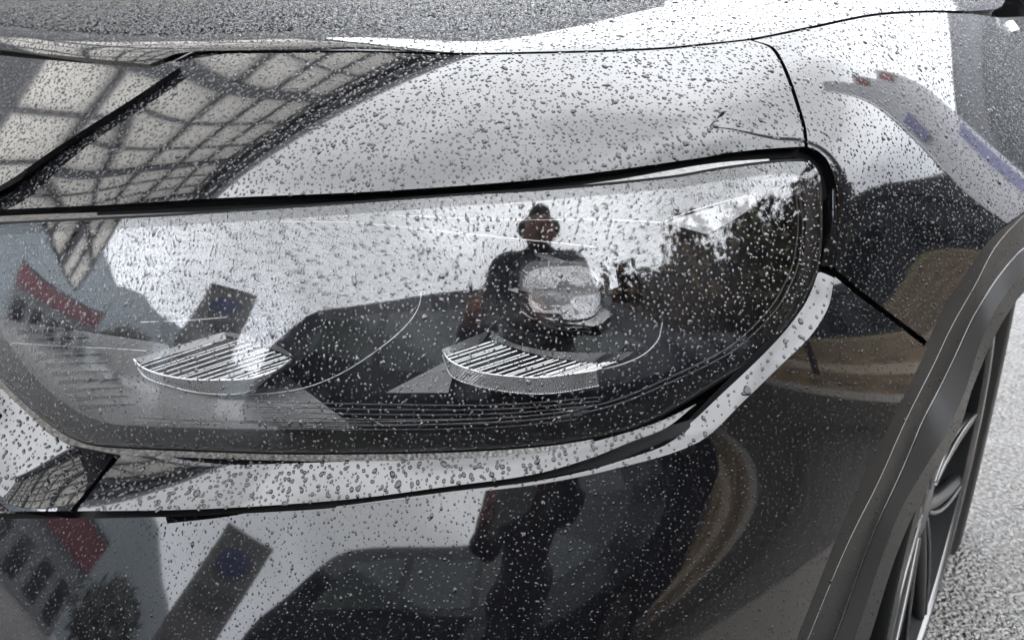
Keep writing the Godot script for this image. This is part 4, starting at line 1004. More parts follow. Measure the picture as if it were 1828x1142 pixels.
func arch() -> void:
	# wheel-arch cladding: facets between lines that run down the arch
	var plane := func(q: Vector2, n: Vector3, d: float) -> Vector3:
		var r := ray(q.x, q.y)
		return eye + r * ((d - eye.dot(n)) / r.dot(n))
	var m := 44
	var l0 := even(smooth(vv([1900,330, 1860,350, 1828,382, 1783,415, 1745,460, 1713,510, 1689,545, 1657,612, 1610,715, 1566,805, 1538,861, 1503,938, 1461,1043, 1395,1210])), 12.0)
	var l1 := even(smooth(vv([1900,350, 1860,362, 1822,391, 1778,440, 1740,512, 1712,560, 1692,598, 1668,650, 1625,735, 1603,783, 1568,862, 1524,949, 1488,1030, 1415,1210])), 12.0)
	var l2 := even(smooth(vv([1900,410, 1860,424, 1822,448, 1778,500, 1750,545, 1734,573, 1708,630, 1682,684, 1647,752, 1621,815, 1601,860, 1559,953, 1493,1134, 1466,1210])), 12.0)
	var l3 := even(smooth(vv([1905,452, 1868,466, 1822,494, 1785,542, 1757,598, 1742,640, 1725,695, 1703,745, 1680,790, 1650,838, 1608,912, 1573,1001, 1531,1127, 1503,1210])), 12.0)
	var l4 := even(smooth(vv([1910,478, 1872,492, 1830,520, 1796,566, 1768,618, 1752,656, 1733,704, 1718,755, 1695,800, 1666,850, 1626,930, 1594,1010, 1556,1131, 1528,1210])), 12.0)
	var a := []
	for l in [l0, l1, l2, l3, l4]:
		var r := PackedVector2Array()
		for i in m:
			var k: float = float(i) / (m - 1) * (l.size() - 1)
			r.append(l[int(k)].lerp(l[mini(int(k) + 1, l.size() - 1)], k - int(k)))
		a.append(r)
	var p := []
	var nrm := [Vector3(0.42, 0.12, 0.9), Vector3(0.66, 0.0, 0.75), Vector3(0.84, -0.1, 0.53), Vector3(0.55, -0.1, 0.83)]
	var r0 := PackedVector3Array()
	for i in m:
		var q: Vector2 = a[0][i]
		if q.y > 612: r0.append(BUMP.ev(minf(q.x, 1660), q.y) - BUMP.n * 0.002)
		else: r0.append(UP.ev(q.x, q.y) - UP.n * 0.002)
	p.append(r0)
	for k in 4:
		var row := PackedVector3Array()
		for i in m:
			var t: Vector3 = (p[k][mini(i + 1, m - 1)] - p[k][maxi(i - 1, 0)]).normalized()
			var n: Vector3 = nrm[k].normalized()
			n = (n - t * n.dot(t) * 0.9).normalized()
			if k < 2: row.append(plane.call(a[k + 1][i], n, p[k][i].dot(n)))
			else:
				var fw := Vector3(0, -sin(deg_to_rad(21.0)), -cos(deg_to_rad(21.0)))
				row.append(eye + ray(a[k + 1][i].x, a[k + 1][i].y) * ((p[k][i] - eye).dot(fw) + (0.0 if k == 2 else 0.03)))
		p.append(row)
	for k in 4:
		var s := band(p[k], p[k + 1], nrm[k])
		if k < 2 or k == 3: soak("wheel arch trim", s, s.ix.size(), 9000.0, 0.0011)
		part(car, ["arch_trim", "arch_trim_face", "arch_lip", "arch_inner_lip"][k], s.mesh(), M.satin)
	var edge := Shape.new()
	edge.tube(p[2], 0.0016, 8)
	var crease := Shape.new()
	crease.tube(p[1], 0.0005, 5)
	part(car, "arch_crease", crease.mesh(), M.rim_bright)  # bright line painted along the crease for its glint
	part(car, "arch_edge", edge.mesh(), M.gloss_black)
	# liner behind the lip
	var back := PackedVector3Array()
	for i in m: back.append(p[4][i] + Vector3(-0.32, 0.0, -0.26))
	part(car, "wheel_liner", band(p[4], back, Vector3(0.5, -0.5, -0.5)).mesh(), M.black)

func wheel() -> void:
	var w := Node3D.new()
	w.name = "wheel"
	car.add_child(w)
	var dir := deg_to_rad(35.0)
	var b := Vector3(sin(dir), 0, -cos(dir))   # rearwards
	var n := Vector3(cos(dir), 0, sin(dir))    # outwards
	w.transform = Transform3D(Basis(n, Vector3.UP, -b), Vector3(0.635, 0.325, -1.12))
	var lathe := func(prof: Array) -> Shape:
		var s := Shape.new()
		var rows := []
		var nr := []
		for j in prof.size():
			var row := PackedVector3Array()
			var nn := PackedVector3Array()
			var p: Vector2 = prof[j]
			var t: Vector2 = prof[mini(j + 1, prof.size() - 1)] - prof[maxi(j - 1, 0)]
			var q := Vector2(t.y, -t.x).normalized()
			for i in 73:
				var a := TAU * i / 72
				row.append(Vector3(p.x, cos(a) * p.y, sin(a) * p.y))
				nn.append(Vector3(q.x, cos(a) * q.y, sin(a) * q.y))
			rows.append(row)
			nr.append(nn)
		s.strip(rows, nr)
		return s
	# wheel house behind the wheel, and the rear lip of the arch
	var house := Shape.new()
	var ra := []
	var rn := []
	for j in 2:
		var row := PackedVector3Array()
		var nn := PackedVector3Array()
		for i in 31:
			var a := lerpf(-0.15, PI * 0.98, i / 30.0)
			row.append(Vector3(-0.02 - 0.4 * j, cos(a) * 0.53, -sin(a) * 0.53))
			nn.append(Vector3(0, -cos(a), sin(a)))
		ra.append(row)
		rn.append(nn)
	house.strip(ra, rn)
	part(car, "wheel_house", house.mesh(), M.black, w.transform)
	var back := Shape.new()
	back.flat_quad(Vector3(-0.38, -0.3, -0.5), Vector3(-0.38, 0.42, -0.5), Vector3(-0.38, 0.42, 0.15), Vector3(-0.38, -0.3, 0.15), Vector3(1, 0, 0))
	part(car, "wheel_house_wall", back.mesh(), M.black, w.transform)
	var lip := Shape.new()
	var lr := []
	var ln := []
	for j in 4:
		var row := PackedVector3Array()
		var nn := PackedVector3Array()
		for i in 31:
			var a := lerpf(0.35, PI * 0.9, i / 30.0)
			var rad: float = [0.53, 0.533, 0.57, 0.63][j]
			row.append(Vector3([-0.025, -0.004, 0.0, -0.012][j], cos(a) * rad, -sin(a) * rad))
			nn.append(Vector3([0.2, 0.8, 1.0, 0.95][j], -cos(a) * [1.0, 0.6, 0.0, -0.3][j], sin(a) * [1.0, 0.6, 0.0, -0.3][j]).normalized())
		lr.append(row)
		ln.append(nn)
	lip.strip(lr, ln)
	part(car, "arch_rear_lip", lip.mesh(), M.satin, w.transform)
	part(w, "tyre", lathe.call([Vector2(-0.2, 0.24), Vector2(-0.15, 0.30), Vector2(-0.13, 0.322), Vector2(-0.03, 0.33), Vector2(-0.012, 0.332), Vector2(-0.003, 0.33), Vector2(0.0, 0.324), Vector2(-0.004, 0.316), Vector2(-0.01, 0.309)]).mesh(), M.tyre)
	part(w, "rim", lathe.call([Vector2(-0.01, 0.312), Vector2(0.0, 0.309), Vector2(0.0, 0.302), Vector2(-0.02, 0.292), Vector2(-0.1, 0.27), Vector2(-0.12, 0.02)]).mesh(), M.rim_inner)
	part(w, "rim_edge", lathe.call([Vector2(-0.004, 0.3125), Vector2(0.003, 0.308), Vector2(0.001, 0.302), Vector2(-0.006, 0.299)]).mesh(), M.rim_bright)
	part(w, "brake_disc", lathe.call([Vector2(-0.12, 0.19), Vector2(-0.11, 0.185), Vector2(-0.11, 0.08)]).mesh(), M.rim_inner)
	part(w, "hub", lathe.call([Vector2(-0.09, 0.06), Vector2(-0.03, 0.055), Vector2(-0.02, 0.04), Vector2(-0.02, 0.0)]).mesh(), M.rim_dark)
	for k in 5:
		for side in [-1.0, 1.0]:
			var a: float = TAU * k / 5 - 0.42 + side * 0.35
			var e: float = TAU * k / 5 - 0.42 + side * 0.2
			var g: float = TAU * k / 5 - 0.42 + side * 0.27
			var path := PackedVector3Array()
			var trim := PackedVector3Array()
			for q in 6:
				var u := q / 5.0
				var ang := lerpf(a, e, u)
				var rad := lerpf(0.045, 0.302, u)
				path.append(Vector3(lerpf(-0.034, -0.016, u), cos(ang) * rad, sin(ang) * rad))
				ang += side * lerpf(0.16, 0.03, u)
				trim.append(Vector3(lerpf(-0.022, -0.006, u), cos(ang) * rad, sin(ang) * rad))
			var s := Shape.new()
			s.tube(path, 0.013, 10, 0.011)
			part(w, "spoke", s.mesh(), M.rim_dark)
			var t := Shape.new()
			t.tube(trim, 0.004, 6, 0.003)
			part(w, "spoke_edge", t.mesh(), M.rim_bright)

func far_bits() -> void:
	# door mirror and the dark windscreen corner behind the hood
	var s := Shape.new()
	var rows := []
	var nr := []
	for j in 9:
		var row := PackedVector3Array()
		var nn := PackedVector3Array()
		var a := PI * j / 8.0
		for i in 17:
			var c := TAU * i / 16.0
			var d := Vector3(cos(a), sin(a) * sin(c), sin(a) * cos(c))
			row.append(Vector3(signf(d.x) * pow(absf(d.x), 0.6) * 0.13, signf(d.y) * pow(absf(d.y), 0.7) * 0.085, d.z * 0.07))
			nn.append(d)
		rows.append(row)
		nr.append(nn)
	s.strip(rows, nr)
	var at := eye + ray(1815, -6) * 1.95
	part(car, "door_mirror", s.mesh(), M.gloss_black, Transform3D(Basis(Vector3.UP, -0.5), at))
	var st := Shape.new()
	st.box(Vector3.ZERO, Vector3(0.03, 0, 0), Vector3(0, 0.05, 0), Vector3(0, 0, 0.03))
	part(car, "mirror_stalk", st.mesh(), M.rim_dark, Transform3D(Basis(), eye + ray(1762, 4) * 1.95))
	UP.ev(1806, 48)
	var t := Vector3(0.63, 0.05, -0.78)
	t = (t - UP.n * t.dot(UP.n)).normalized()
	var bd := Shape.new()
	bd.box(Vector3.ZERO, t * 0.03, UP.n * 0.002, UP.n.cross(t) * 0.009)
	part(car, "side_badge", bd.mesh(), M.white_wall, Transform3D(Basis(), UP.p + UP.n * 0.002))

# ---------------------------------------------------------------- surroundings, seen in the paint
func at(az: float, dist: float, y := 0.0) -> Vector3:
	return Vector3(sin(deg_to_rad(az)) * dist, y, cos(deg_to_rad(az)) * dist) + Vector3(0, 0, -0.8)

func ground() -> void:
	var g := part(self, "ground", PlaneMesh.new(), M.asphalt)
	(g.mesh as PlaneMesh).size = Vector2(1600, 1600)
	tag(g, "wet grey asphalt", "", "", "structure")
	var s := Shape.new()
	var a := at(40, 3.0)
	var b := at(113, 2.7)
	var c := at(112, 17)
	var d := at(58, 17)
	for q in [0, 1]:
		pass
	s.flat_quad(Vector3(a.x, 0.004, a.z), Vector3(b.x, 0.004, b.z), Vector3(c.x, 0.004, c.z), Vector3(d.x, 0.004, d.z), Vector3.UP)
	tag(part(self, "soil", s.mesh(), M.soil), "bare brown soil", "", "", "structure")
	var v := Shape.new()
	var e := at(60, 12.5)
	var f := at(111, 12.5)
	v.flat_quad(Vector3(e.x, 0.008, e.z), Vector3(f.x, 0.008, f.z), Vector3(c.x, 0.008, c.z), Vector3(d.x, 0.008, d.z), Vector3.UP)
	tag(part(self, "grass_verge", v.mesh(), M.verge), "dry ochre grass verge", "", "", "structure")
	var kb := Shape.new()
	var along := (b - a).normalized()
	kb.box((a + b) / 2 + Vector3(0, 0.06, 0), along * (b - a).length() * 0.5, Vector3(0, 0.06, 0), along.cross(Vector3.UP) * 0.08)
	tag(part(self, "kerb", kb.mesh(), M.concrete), "pale concrete kerb", "", "", "structure")
	var pv := Shape.new()
	var inward := Vector3(-along.z, 0, along.x)
	if inward.dot(-(a + b)) < 0: inward = -inward
	var mid := (a + b) / 2 + inward * 0.85
	pv.flat_quad(mid - along * 1.6 - inward * 0.25 + Vector3(0, 0.004, 0), mid + along * 1.6 - inward * 0.25 + Vector3(0, 0.004, 0), mid + along * 1.6 + inward * 0.25 + Vector3(0, 0.004, 0), mid - along * 1.6 + inward * 0.25 + Vector3(0, 0.004, 0), Vector3.UP)
	var sp := Shape.new()
	var far := (a + b) / 2 - inward * 1.5
	sp.flat_quad(far - along * 2.4 - inward * 0.4 + Vector3(0, 0.012, 0), far + along * 2.0 - inward * 0.5 + Vector3(0, 0.012, 0), far + along * 2.0 + inward * 0.3 + Vector3(0, 0.012, 0), far - along * 2.4 + inward * 0.25 + Vector3(0, 0.012, 0), Vector3.UP)
	tag(part(self, "sandy_path", sp.mesh(), M.sand), "trodden sandy path across the soil", "", "", "structure")
	tag(part(self, "paving_strip", pv.mesh(), M.concrete), "pale strip of paving beside the kerb", "", "", "structure")

func hills() -> void:
	var s := Shape.new()
	var f := FastNoiseLite.new()
	f.seed = 12
	f.frequency = 0.03
	var rows := []
	for j in 4:
		var row := PackedVector3Array()
		for i in 60:
			var az := lerpf(-128.0, 60.0, i / 59.0)
			var el := 5.0 + 3.0 * smoothstep(-48.0, -60.0, az) + 8.0 * smoothstep(-58.0, -82.0, az) + 4.0 * smoothstep(-80.0, -105.0, az) + f.get_noise_1d(az * 8.0) * 1.2
			var hgt := 600.0 * tan(deg_to_rad(maxf(el, 0.3)))
			row.append(at(az, [560.0, 640.0, 700.0, 900.0][j], hgt * [0.0, 0.6, 1.0, 0.3][j]))
		rows.append(row)
	sheet(rows, Vector3.UP, s)
	tag(part(self, "hills", s.mesh(), M.hill), "blue grey wooded hills", "", "", "structure")

func glass_hall() -> void:
	var n := Vector3(-0.5, 0, -0.866)
	var t := Vector3(-0.866, 0, 0.5)
	var o := Vector3(-0.2, 0, -0.9) + n * 6.0
	var r := thing("glass_hall", "showroom hall with a grid of pale panes in dark frames, mirrored in the front panel", "building")
	var lo := -1.5
	var hi := 10.7
	var y0 := 3.0
	var y1 := 7.75
	var pitch_s := 0.87
	var pitch_y := 0.76
	var cols := int((hi - lo) / pitch_s)
	var rows := 7
	var pane := box_mesh(Vector3(pitch_s - 0.07, pitch_y - 0.07, 0.05))
	var bas := Basis(t, Vector3.UP, n)
	for i in cols:
		for j in rows:
			part(r, "pane", pane, M.pane, Transform3D(bas, o + t * (lo + (i + 0.5) * pitch_s) + Vector3(0, y0 + (j + 0.5) * pitch_y - 0.04, 0) + n * 0.05))
	var mull := box_mesh(Vector3(0.06, y1 - y0, 0.12))
	var post := box_mesh(Vector3(0.24, y1 - y0, 0.3))
	for i in cols + 1:
		var thick := i % 3 == 0
		part(r, "column" if thick else "mullion", post if thick else mull, M.frame, Transform3D(bas, o + t * (lo + i * pitch_s) + Vector3(0, (y0 + y1) / 2, 0)))
	for j in rows + 1:
		part(r, "transom", box_mesh(Vector3(hi - lo, 0.06, 0.1)), M.frame, Transform3D(bas, o + t * (lo + hi) / 2 + Vector3(0, y0 + j * pitch_y - 0.04, 0)))
	part(r, "roof_edge", box_mesh(Vector3(hi - lo + 0.6, 0.4, 0.5)), M.frame, Transform3D(bas, o + t * (lo + hi) / 2 + Vector3(0, y1 + 0.25, 0)))
	part(r, "roof_cap", box_mesh(Vector3(hi - lo + 0.8, 0.45, 0.7)), M.roof_grey, Transform3D(bas, o + t * (lo + hi) / 2 + Vector3(0, y1 + 0.7, 0)))
	part(r, "roof", box_mesh(Vector3(hi - lo + 0.5, 0.15, 1.6)), M.grey_wall, Transform3D(bas, o + t * (lo + hi) / 2 + n * 0.9 + Vector3(0, y1 + 0.6, 0)))
	var mid := o + t * (-5.0 + 3.2) / 2
	var wide := 3.2 + 5.0
	part(r, "fascia", box_mesh(Vector3(wide, 0.9, 0.3)), M.dark_wall, Transform3D(bas, mid + Vector3(0, 2.5, 0)))
	part(r, "window_band", box_mesh(Vector3(wide, 0.85, 0.2)), M.dark_glass, Transform3D(bas, mid + n * 0.1 + Vector3(0, 1.65, 0)))
	part(r, "plinth", box_mesh(Vector3(wide, 1.2, 0.3)), M.dark_wall, Transform3D(bas, mid + Vector3(0, 0.6, 0)))

func low_building(called: String, label: String, az: float, dist: float, size: Vector3, wall: Material, band_m: Material, band_y: float, band_h: float, windows := 0) -> void:
	var p := at(az, dist)
	var r := thing(called, label, "building", p, deg_to_rad(az) + PI)
	part(r, "wall", box_mesh(size, Vector3(0, size.y / 2, -size.z / 2)), wall)
	part(r, "fascia", box_mesh(Vector3(size.x + 0.2, band_h, 0.3), Vector3(0, band_y, 0.1)), band_m)
	part(r, "roof", box_mesh(Vector3(size.x + 0.3, 0.2, size.z + 0.3), Vector3(0, size.y + 0.1, -size.z / 2)), M.frame)
	for k in windows:
		var x := lerpf(-size.x / 2, size.x / 2, (k + 0.5) / windows)
		part(r, "window", box_mesh(Vector3(size.x / windows * 0.6, band_y * 0.5, 0.08), Vector3(x, band_y * 0.35, 0.03)), M.dark_glass)

func pylon() -> void:
	var p := at(-61, 8.0)
	var r := thing("pylon_sign", "tall grey pylon sign with a blue oval on top, mirrored in the bumper", "sign", p, deg_to_rad(-62) + PI)
	var H := 2.95
	part(r, "panel", box_mesh(Vector3(1.5, H, 0.25), Vector3(0, H / 2, 0)), M.sign_grey)
	part(r, "cap", box_mesh(Vector3(1.54, 0.06, 0.29), Vector3(0, H + 0.03, 0)), M.sign_dark)
	for y in [2.05, 1.88, 1.4, 0.9]:
		part(r, "line", box_mesh(Vector3(1.1, 0.07, 0.02), Vector3(0, y, 0.135)), M.sign_dark)
	var s := CylinderMesh.new()
	s.top_radius = 0.5
	s.bottom_radius = 0.5
	s.height = 0.04
	part(r, "emblem", s, M.sign_blue, Transform3D(Basis(Vector3(0.95, 0, 0), Vector3(0, 0, 1), Vector3(0, -0.42, 0)), Vector3(0, 2.52, 0.15)))

func leafy(parent: Node3D, called: String, radius: Vector3, c: Vector3, m: Material, leaves: int, size: float) -> void:
	var s := Shape.new()
	for k in leaves:
		var d := Vector3(rng.randfn(), rng.randfn(), rng.randfn()).normalized()
		var q := pow(rng.randf(), 0.45) * (0.8 + 0.25 * sin(d.x * 5.0 + d.y * 7.0 + k % 3))
		var p := c + d * radius * q
		var a := Vector3(rng.randfn(), rng.randfn(), rng.randfn()).normalized()
		var b := a.cross(d + Vector3(0.01, 0.02, 0.3)).normalized()
		var sz := size * rng.randf_range(0.6, 1.3)
		var n := a.cross(b)
		s.tri(s.vert(p + a * sz, n), s.vert(p + b * sz * 0.6, n), s.vert(p - a * sz, n))
		s.tri(s.vert(p + a * sz, n), s.vert(p - a * sz, n), s.vert(p - b * sz * 0.6, n))
	var o := part(parent, called, s.mesh(), m)

func tree(label: String, az: float, dist: float, h: float, w: float, m: Material, group := "") -> void:
	var r := thing("tree", label, "tree", at(az, dist), 0.0, group)
	var s := Shape.new()
	s.tube(PackedVector3Array([Vector3.ZERO, Vector3(0.05, h * 0.3, 0), Vector3(0, h * 0.75, 0.05)]), w * 0.06, 8, w * 0.02)
	for k in 5:
		var a := TAU * k / 5
		s.tube(PackedVector3Array([Vector3(0, h * 0.3, 0), Vector3(cos(a) * w * 0.3, h * 0.6, sin(a) * w * 0.3)]), w * 0.025, 5, w * 0.008)
	part(r, "trunk", s.mesh(), M.bark)
	leafy(r, "crown", Vector3(w * 0.5, h * 0.44, w * 0.5), Vector3(0, h * 0.52, 0), m, 4000, 0.08 * sqrt(w))
	leafy(r, "side_branch", Vector3(w * 0.3, h * 0.25, w * 0.3), Vector3(w * 0.35, h * 0.4, 0), m, 1200, 0.08 * sqrt(w))
	leafy(r, "side_branch", Vector3(w * 0.25, h * 0.3, w * 0.3), Vector3(-w * 0.4, h * 0.55, 0), m, 1200, 0.08 * sqrt(w))

func bush(az: float, dist: float, h: float, w: float, m: Material, label: String) -> void:
	var r := thing("bush", label, "bush", at(az, dist), 0.0, "bushes on the bank to the right")
	var s := Shape.new()
	for k in 6:
		var a := TAU * k / 6
		s.tube(PackedVector3Array([Vector3.ZERO, Vector3(cos(a) * w * 0.2, h * 0.5, sin(a) * w * 0.2)]), 0.03, 5, 0.01)
	part(r, "stem", s.mesh(), M.bark)
	leafy(r, "foliage", Vector3(w * 0.55, h * 0.5, w * 0.5), Vector3(0, h * 0.48, 0), m, 3000, 0.2)

func parked_suv() -> void:
	# a dark car that stands across, behind the photographer
	var r := thing("parked_suv", "dark blue car parked behind the photographer, mirrored in headlight and bumper", "car", Vector3(-0.42, 0, 2.2), 0.0)
	var prof := vv([-2.2,0.2, -2.27,0.75, -2.2,1.05, -2.05,1.2, -1.8,1.6, -1.5,1.73, -0.6,1.79, 0.4,1.77, 1.2,1.66, 1.6,1.4, 1.95,1.17, 2.7,1.06, 3.0,0.9, 3.05,0.6, 2.95,0.2])
	var half := func(y: float) -> float: return 0.92 if y < 1.0 else lerpf(0.92, 0.68, (y - 1.0) / 0.78)
	var line := even(smooth(prof, 4), 0.12)
	var s := Shape.new()
	var rows := []
	for j in 9:
		var k := j / 4.0 - 1.0
		var row := PackedVector3Array()
		for q in line: row.append(Vector3(q.x, q.y + 0.03 * (1.0 - k * k), half.call(q.y) * k))
		rows.append(row)
	var nr := []
	for j in 9:
		var nn := PackedVector3Array()
		for i in line.size():
			var t := line[mini(i + 1, line.size() - 1)] - line[maxi(i - 1, 0)]
			nn.append(Vector3(-t.y, t.x, (j / 4.0 - 1.0) * 0.3).normalized() * -1.0)
		nr.append(nn)
	s.strip(rows, nr)
	for k in [-1.0, 1.0]:
		var poly := PackedVector2Array(line)
		var yr := [0.15, 0.55, 0.75, 1.0, 1.15, 1.3, 1.5, 1.8]
		for j in 7:
			var cut := Geometry2D.intersect_polygons(poly, PackedVector2Array([Vector2(-3, yr[j]), Vector2(3, yr[j]), Vector2(3, yr[j + 1]), Vector2(-3, yr[j + 1])]))
			for b in cut:
				var tr := Geometry2D.triangulate_polygon(b)
				var base := s.v.size()
				for q in b:
					var up := 0.36 if q.y > 1.0 else lerpf(-0.25, 0.3, (q.y - 0.35) / 0.65)
					s.vert(Vector3(q.x, q.y, half.call(q.y) * k), Vector3(0, up, k).normalized())
				for i in tr.size() / 3: s.tri(base + tr[3 * i], base + tr[3 * i + 1], base + tr[3 * i + 2])
	part(r, "body", s.mesh(), M.navy)
	for k in [-1.0, 1.0]:
		for e in [[-1.62,1.08, -1.42,1.56, -0.75,1.64, -0.75,1.08], [-0.66,1.08, -0.66,1.64, 0.1,1.6, 0.12,1.08], [0.2,1.08, 0.18,1.6, 0.95,1.55, 1.5,1.12]]:
			var w := Shape.new()
			var q := vv(e)
			var p := []
			for c in q: p.append(Vector3(c.x, c.y, (half.call(c.y) + 0.006) * k))
			w.flat_quad(p[0], p[1], p[2], p[3], Vector3(0, 0.2, k))
			part(r, "window", w.mesh(), M.green_glass)
		for x in [-1.4, 1.95]:
			var c := CylinderMesh.new()
			c.top_radius = 0.34
			c.bottom_radius = 0.34
			c.height = 0.22
			part(r, "wheel", c, M.tyre, Transform3D(Basis(Vector3.RIGHT, PI / 2), Vector3(x, 0.34, 0.84 * k)))
			var d := CylinderMesh.new()
			d.top_radius = 0.22
			d.bottom_radius = 0.22
			d.height = 0.02
			part(r, "hubcap", d, M.rim_bright, Transform3D(Basis(Vector3.RIGHT, PI / 2), Vector3(x, 0.34, 0.96 * k)))
		part(r, "sill_strip", box_mesh(Vector3(3.0, 0.1, 0.04), Vector3(0, 0.42, 0.93 * k)), M.frame)

func flags() -> void:
	var k := 0
	for e in [[106.0, 4.6, 5.8, 0.55], [112.0, 5.3, 5.1, 0.55], [118.0, 6.1, 4.6, 0.55]]:
		var r := thing("banner_flag", ["tallest white banner flag, with a blue foot, mirrored in the fender", "middle white banner flag with a red patch near its top", "shortest white banner flag with red and blue patches"][k], "flag", at(e[0], e[1]), deg_to_rad(e[0]) + PI * 0.5, "banner flags beside the car")
		var s := Shape.new()
		s.tube(PackedVector3Array([Vector3.ZERO, Vector3(0, e[2] * 0.5, 0), Vector3(0, e[2], 0)]), 0.03, 8, 0.015)
		part(r, "pole", s.mesh(), M.frame)
		var rows := []
		for j in 12:
			var row := PackedVector3Array()
			for i in 7: row.append(Vector3(0.05 * sin(i * 0.9 + j * 0.3), lerpf(0.9, e[2] - 0.05, j / 11.0), 0.04 + e[3] * i / 6.0))
			rows.append(row)
		part(r, "cloth", sheet(rows, Vector3(1, 0, 0)).mesh(), M.flag)
		for side in [-1.0, 1.0]:
			if k > 0: part(r, "red_patch", box_mesh(Vector3(0.01, 0.5, e[3] * 0.6)), M.flag_red, Transform3D(Basis(), Vector3(0.075 * side, e[2] - 0.5, 0.04 + e[3] * 0.5)))
			if k != 1: part(r, "blue_patch", box_mesh(Vector3(0.01, 0.45, e[3] * 0.6)), M.flag_blue, Transform3D(Basis(), Vector3(0.075 * side, e[2] * 0.4, 0.04 + e[3] * 0.5)))
		k += 1

func lamp_post() -> void:
	var p := at(76, 3.4)
	var r := thing("street_lamp", "slim dark street lamp with a curved arm", "street lamp", p)
	var s := Shape.new()
	s.tube(PackedVector3Array([Vector3.ZERO, Vector3(0, 3, 0), Vector3(0, 6.4, 0), Vector3(0, 7.2, 0), Vector3(0.1, 7.7, -0.3), Vector3(0.15, 7.9, -0.8), Vector3(0.2, 7.9, -1.5)]), 0.07, 8, 0.05)
	part(r, "pole", s.mesh(), M.frame)
	part(r, "lamp_head", box_mesh(Vector3(0.22, 0.1, 0.7), Vector3(0.2, 7.88, -1.7)), M.frame)

# ---------------------------------------------------------------- the photographer
func blob(bones: Array, cell: float, k: float) -> Shape: # bones: [a, b, radius a, radius b]
	var lo := Vector3.INF
	var hi := -Vector3.INF
	for b in bones:
		var r: float = maxf(b[2], b[3]) + cell * 2 + 0.02
		lo = lo.min((b[0] as Vector3).min(b[1]) - Vector3.ONE * r)
		hi = hi.max((b[0] as Vector3).max(b[1]) + Vector3.ONE * r)
	var n := Vector3i(((hi - lo) / cell).ceil()) + Vector3i.ONE
	var f := PackedFloat32Array()
	f.resize(n.x * n.y * n.z)
	for b in bones:
		var pa: Vector3 = b[0]
		var ab: Vector3 = b[1] - b[0]
		var ll := maxf(ab.length_squared(), 1e-9)
		var m: float = maxf(b[2], b[3]) + 4.0 / k
		var c0 := Vector3i(((pa.min(b[1]) - Vector3.ONE * m - lo) / cell).floor()).clamp(Vector3i.ZERO, n - Vector3i.ONE)
		var c1 := Vector3i(((pa.max(b[1]) + Vector3.ONE * m - lo) / cell).ceil()).clamp(Vector3i.ZERO, n - Vector3i.ONE)
		for z in range(c0.z, c1.z + 1):
			for y in range(c0.y, c1.y + 1):
				for x in range(c0.x, c1.x + 1):
					var p := lo + Vector3(x, y, z) * cell - pa
					var t := clampf(p.dot(ab) / ll, 0, 1)
					var d := (p - ab * t).length() - lerpf(b[2], b[3], t)
					f[(z * n.y + y) * n.x + x] += exp(-k * d)
	var s := Shape.new()
	var id := {}
	var off := [Vector3i(0,0,0), Vector3i(1,0,0), Vector3i(0,1,0), Vector3i(1,1,0), Vector3i(0,0,1), Vector3i(1,0,1), Vector3i(0,1,1), Vector3i(1,1,1)]
	var val := func(q: Vector3i) -> float: return f[(q.z * n.y + q.y) * n.x + q.x]
	for z in n.z - 1:
		for y in n.y - 1:
			for x in n.x - 1:
				var i0 := (z * n.y + y) * n.x + x
				var a := f[i0] > 1.0
				var i1 := i0 + n.x * n.y
				if (f[i0 + 1] > 1.0) == a and (f[i0 + n.x] > 1.0) == a and (f[i0 + n.x + 1] > 1.0) == a and (f[i1] > 1.0) == a and (f[i1 + 1] > 1.0) == a and (f[i1 + n.x] > 1.0) == a and (f[i1 + n.x + 1] > 1.0) == a: continue
				var q := Vector3i(x, y, z)
				var sum := Vector3.ZERO
				var cnt := 0
				var g := Vector3.ZERO
				for e in 8:
					var va := log(maxf(val.call(q + off[e]), 1e-9))
					g += (Vector3(off[e]) * 2 - Vector3.ONE) * maxf(va, -20.0)
					for b in [1, 2, 4]:
						if e & b: continue
						var vb := log(maxf(val.call(q + off[e | b]), 1e-9))
						if (va > 0) != (vb > 0):
							sum += Vector3(off[e]).lerp(Vector3(off[e | b]), va / (va - vb))
							cnt += 1
				id[q] = s.vert(lo + (Vector3(q) + sum / cnt) * cell, -g.normalized())
	for q in id:
		for ax in 3:
			var u := Vector3i(1, 0, 0) if ax == 0 else Vector3i(0, 1, 0) if ax == 1 else Vector3i(0, 0, 1)
			var v := Vector3i(0, 1, 0) if ax == 0 else Vector3i(0, 0, 1) if ax == 1 else Vector3i(1, 0, 0)
			var w := Vector3i(0, 0, 1) if ax == 0 else Vector3i(1, 0, 0) if ax == 1 else Vector3i(0, 1, 0)
			if q[(ax + 1) % 3] < 1 or q[(ax + 2) % 3] < 1: continue
			if (val.call(q) > 1.0) != (val.call(q + u) > 1.0) and id.has(q - v) and id.has(q - w) and id.has(q - v - w):
				s.quad(id[q], id[q - v], id[q - v - w], id[q - w])
	return s

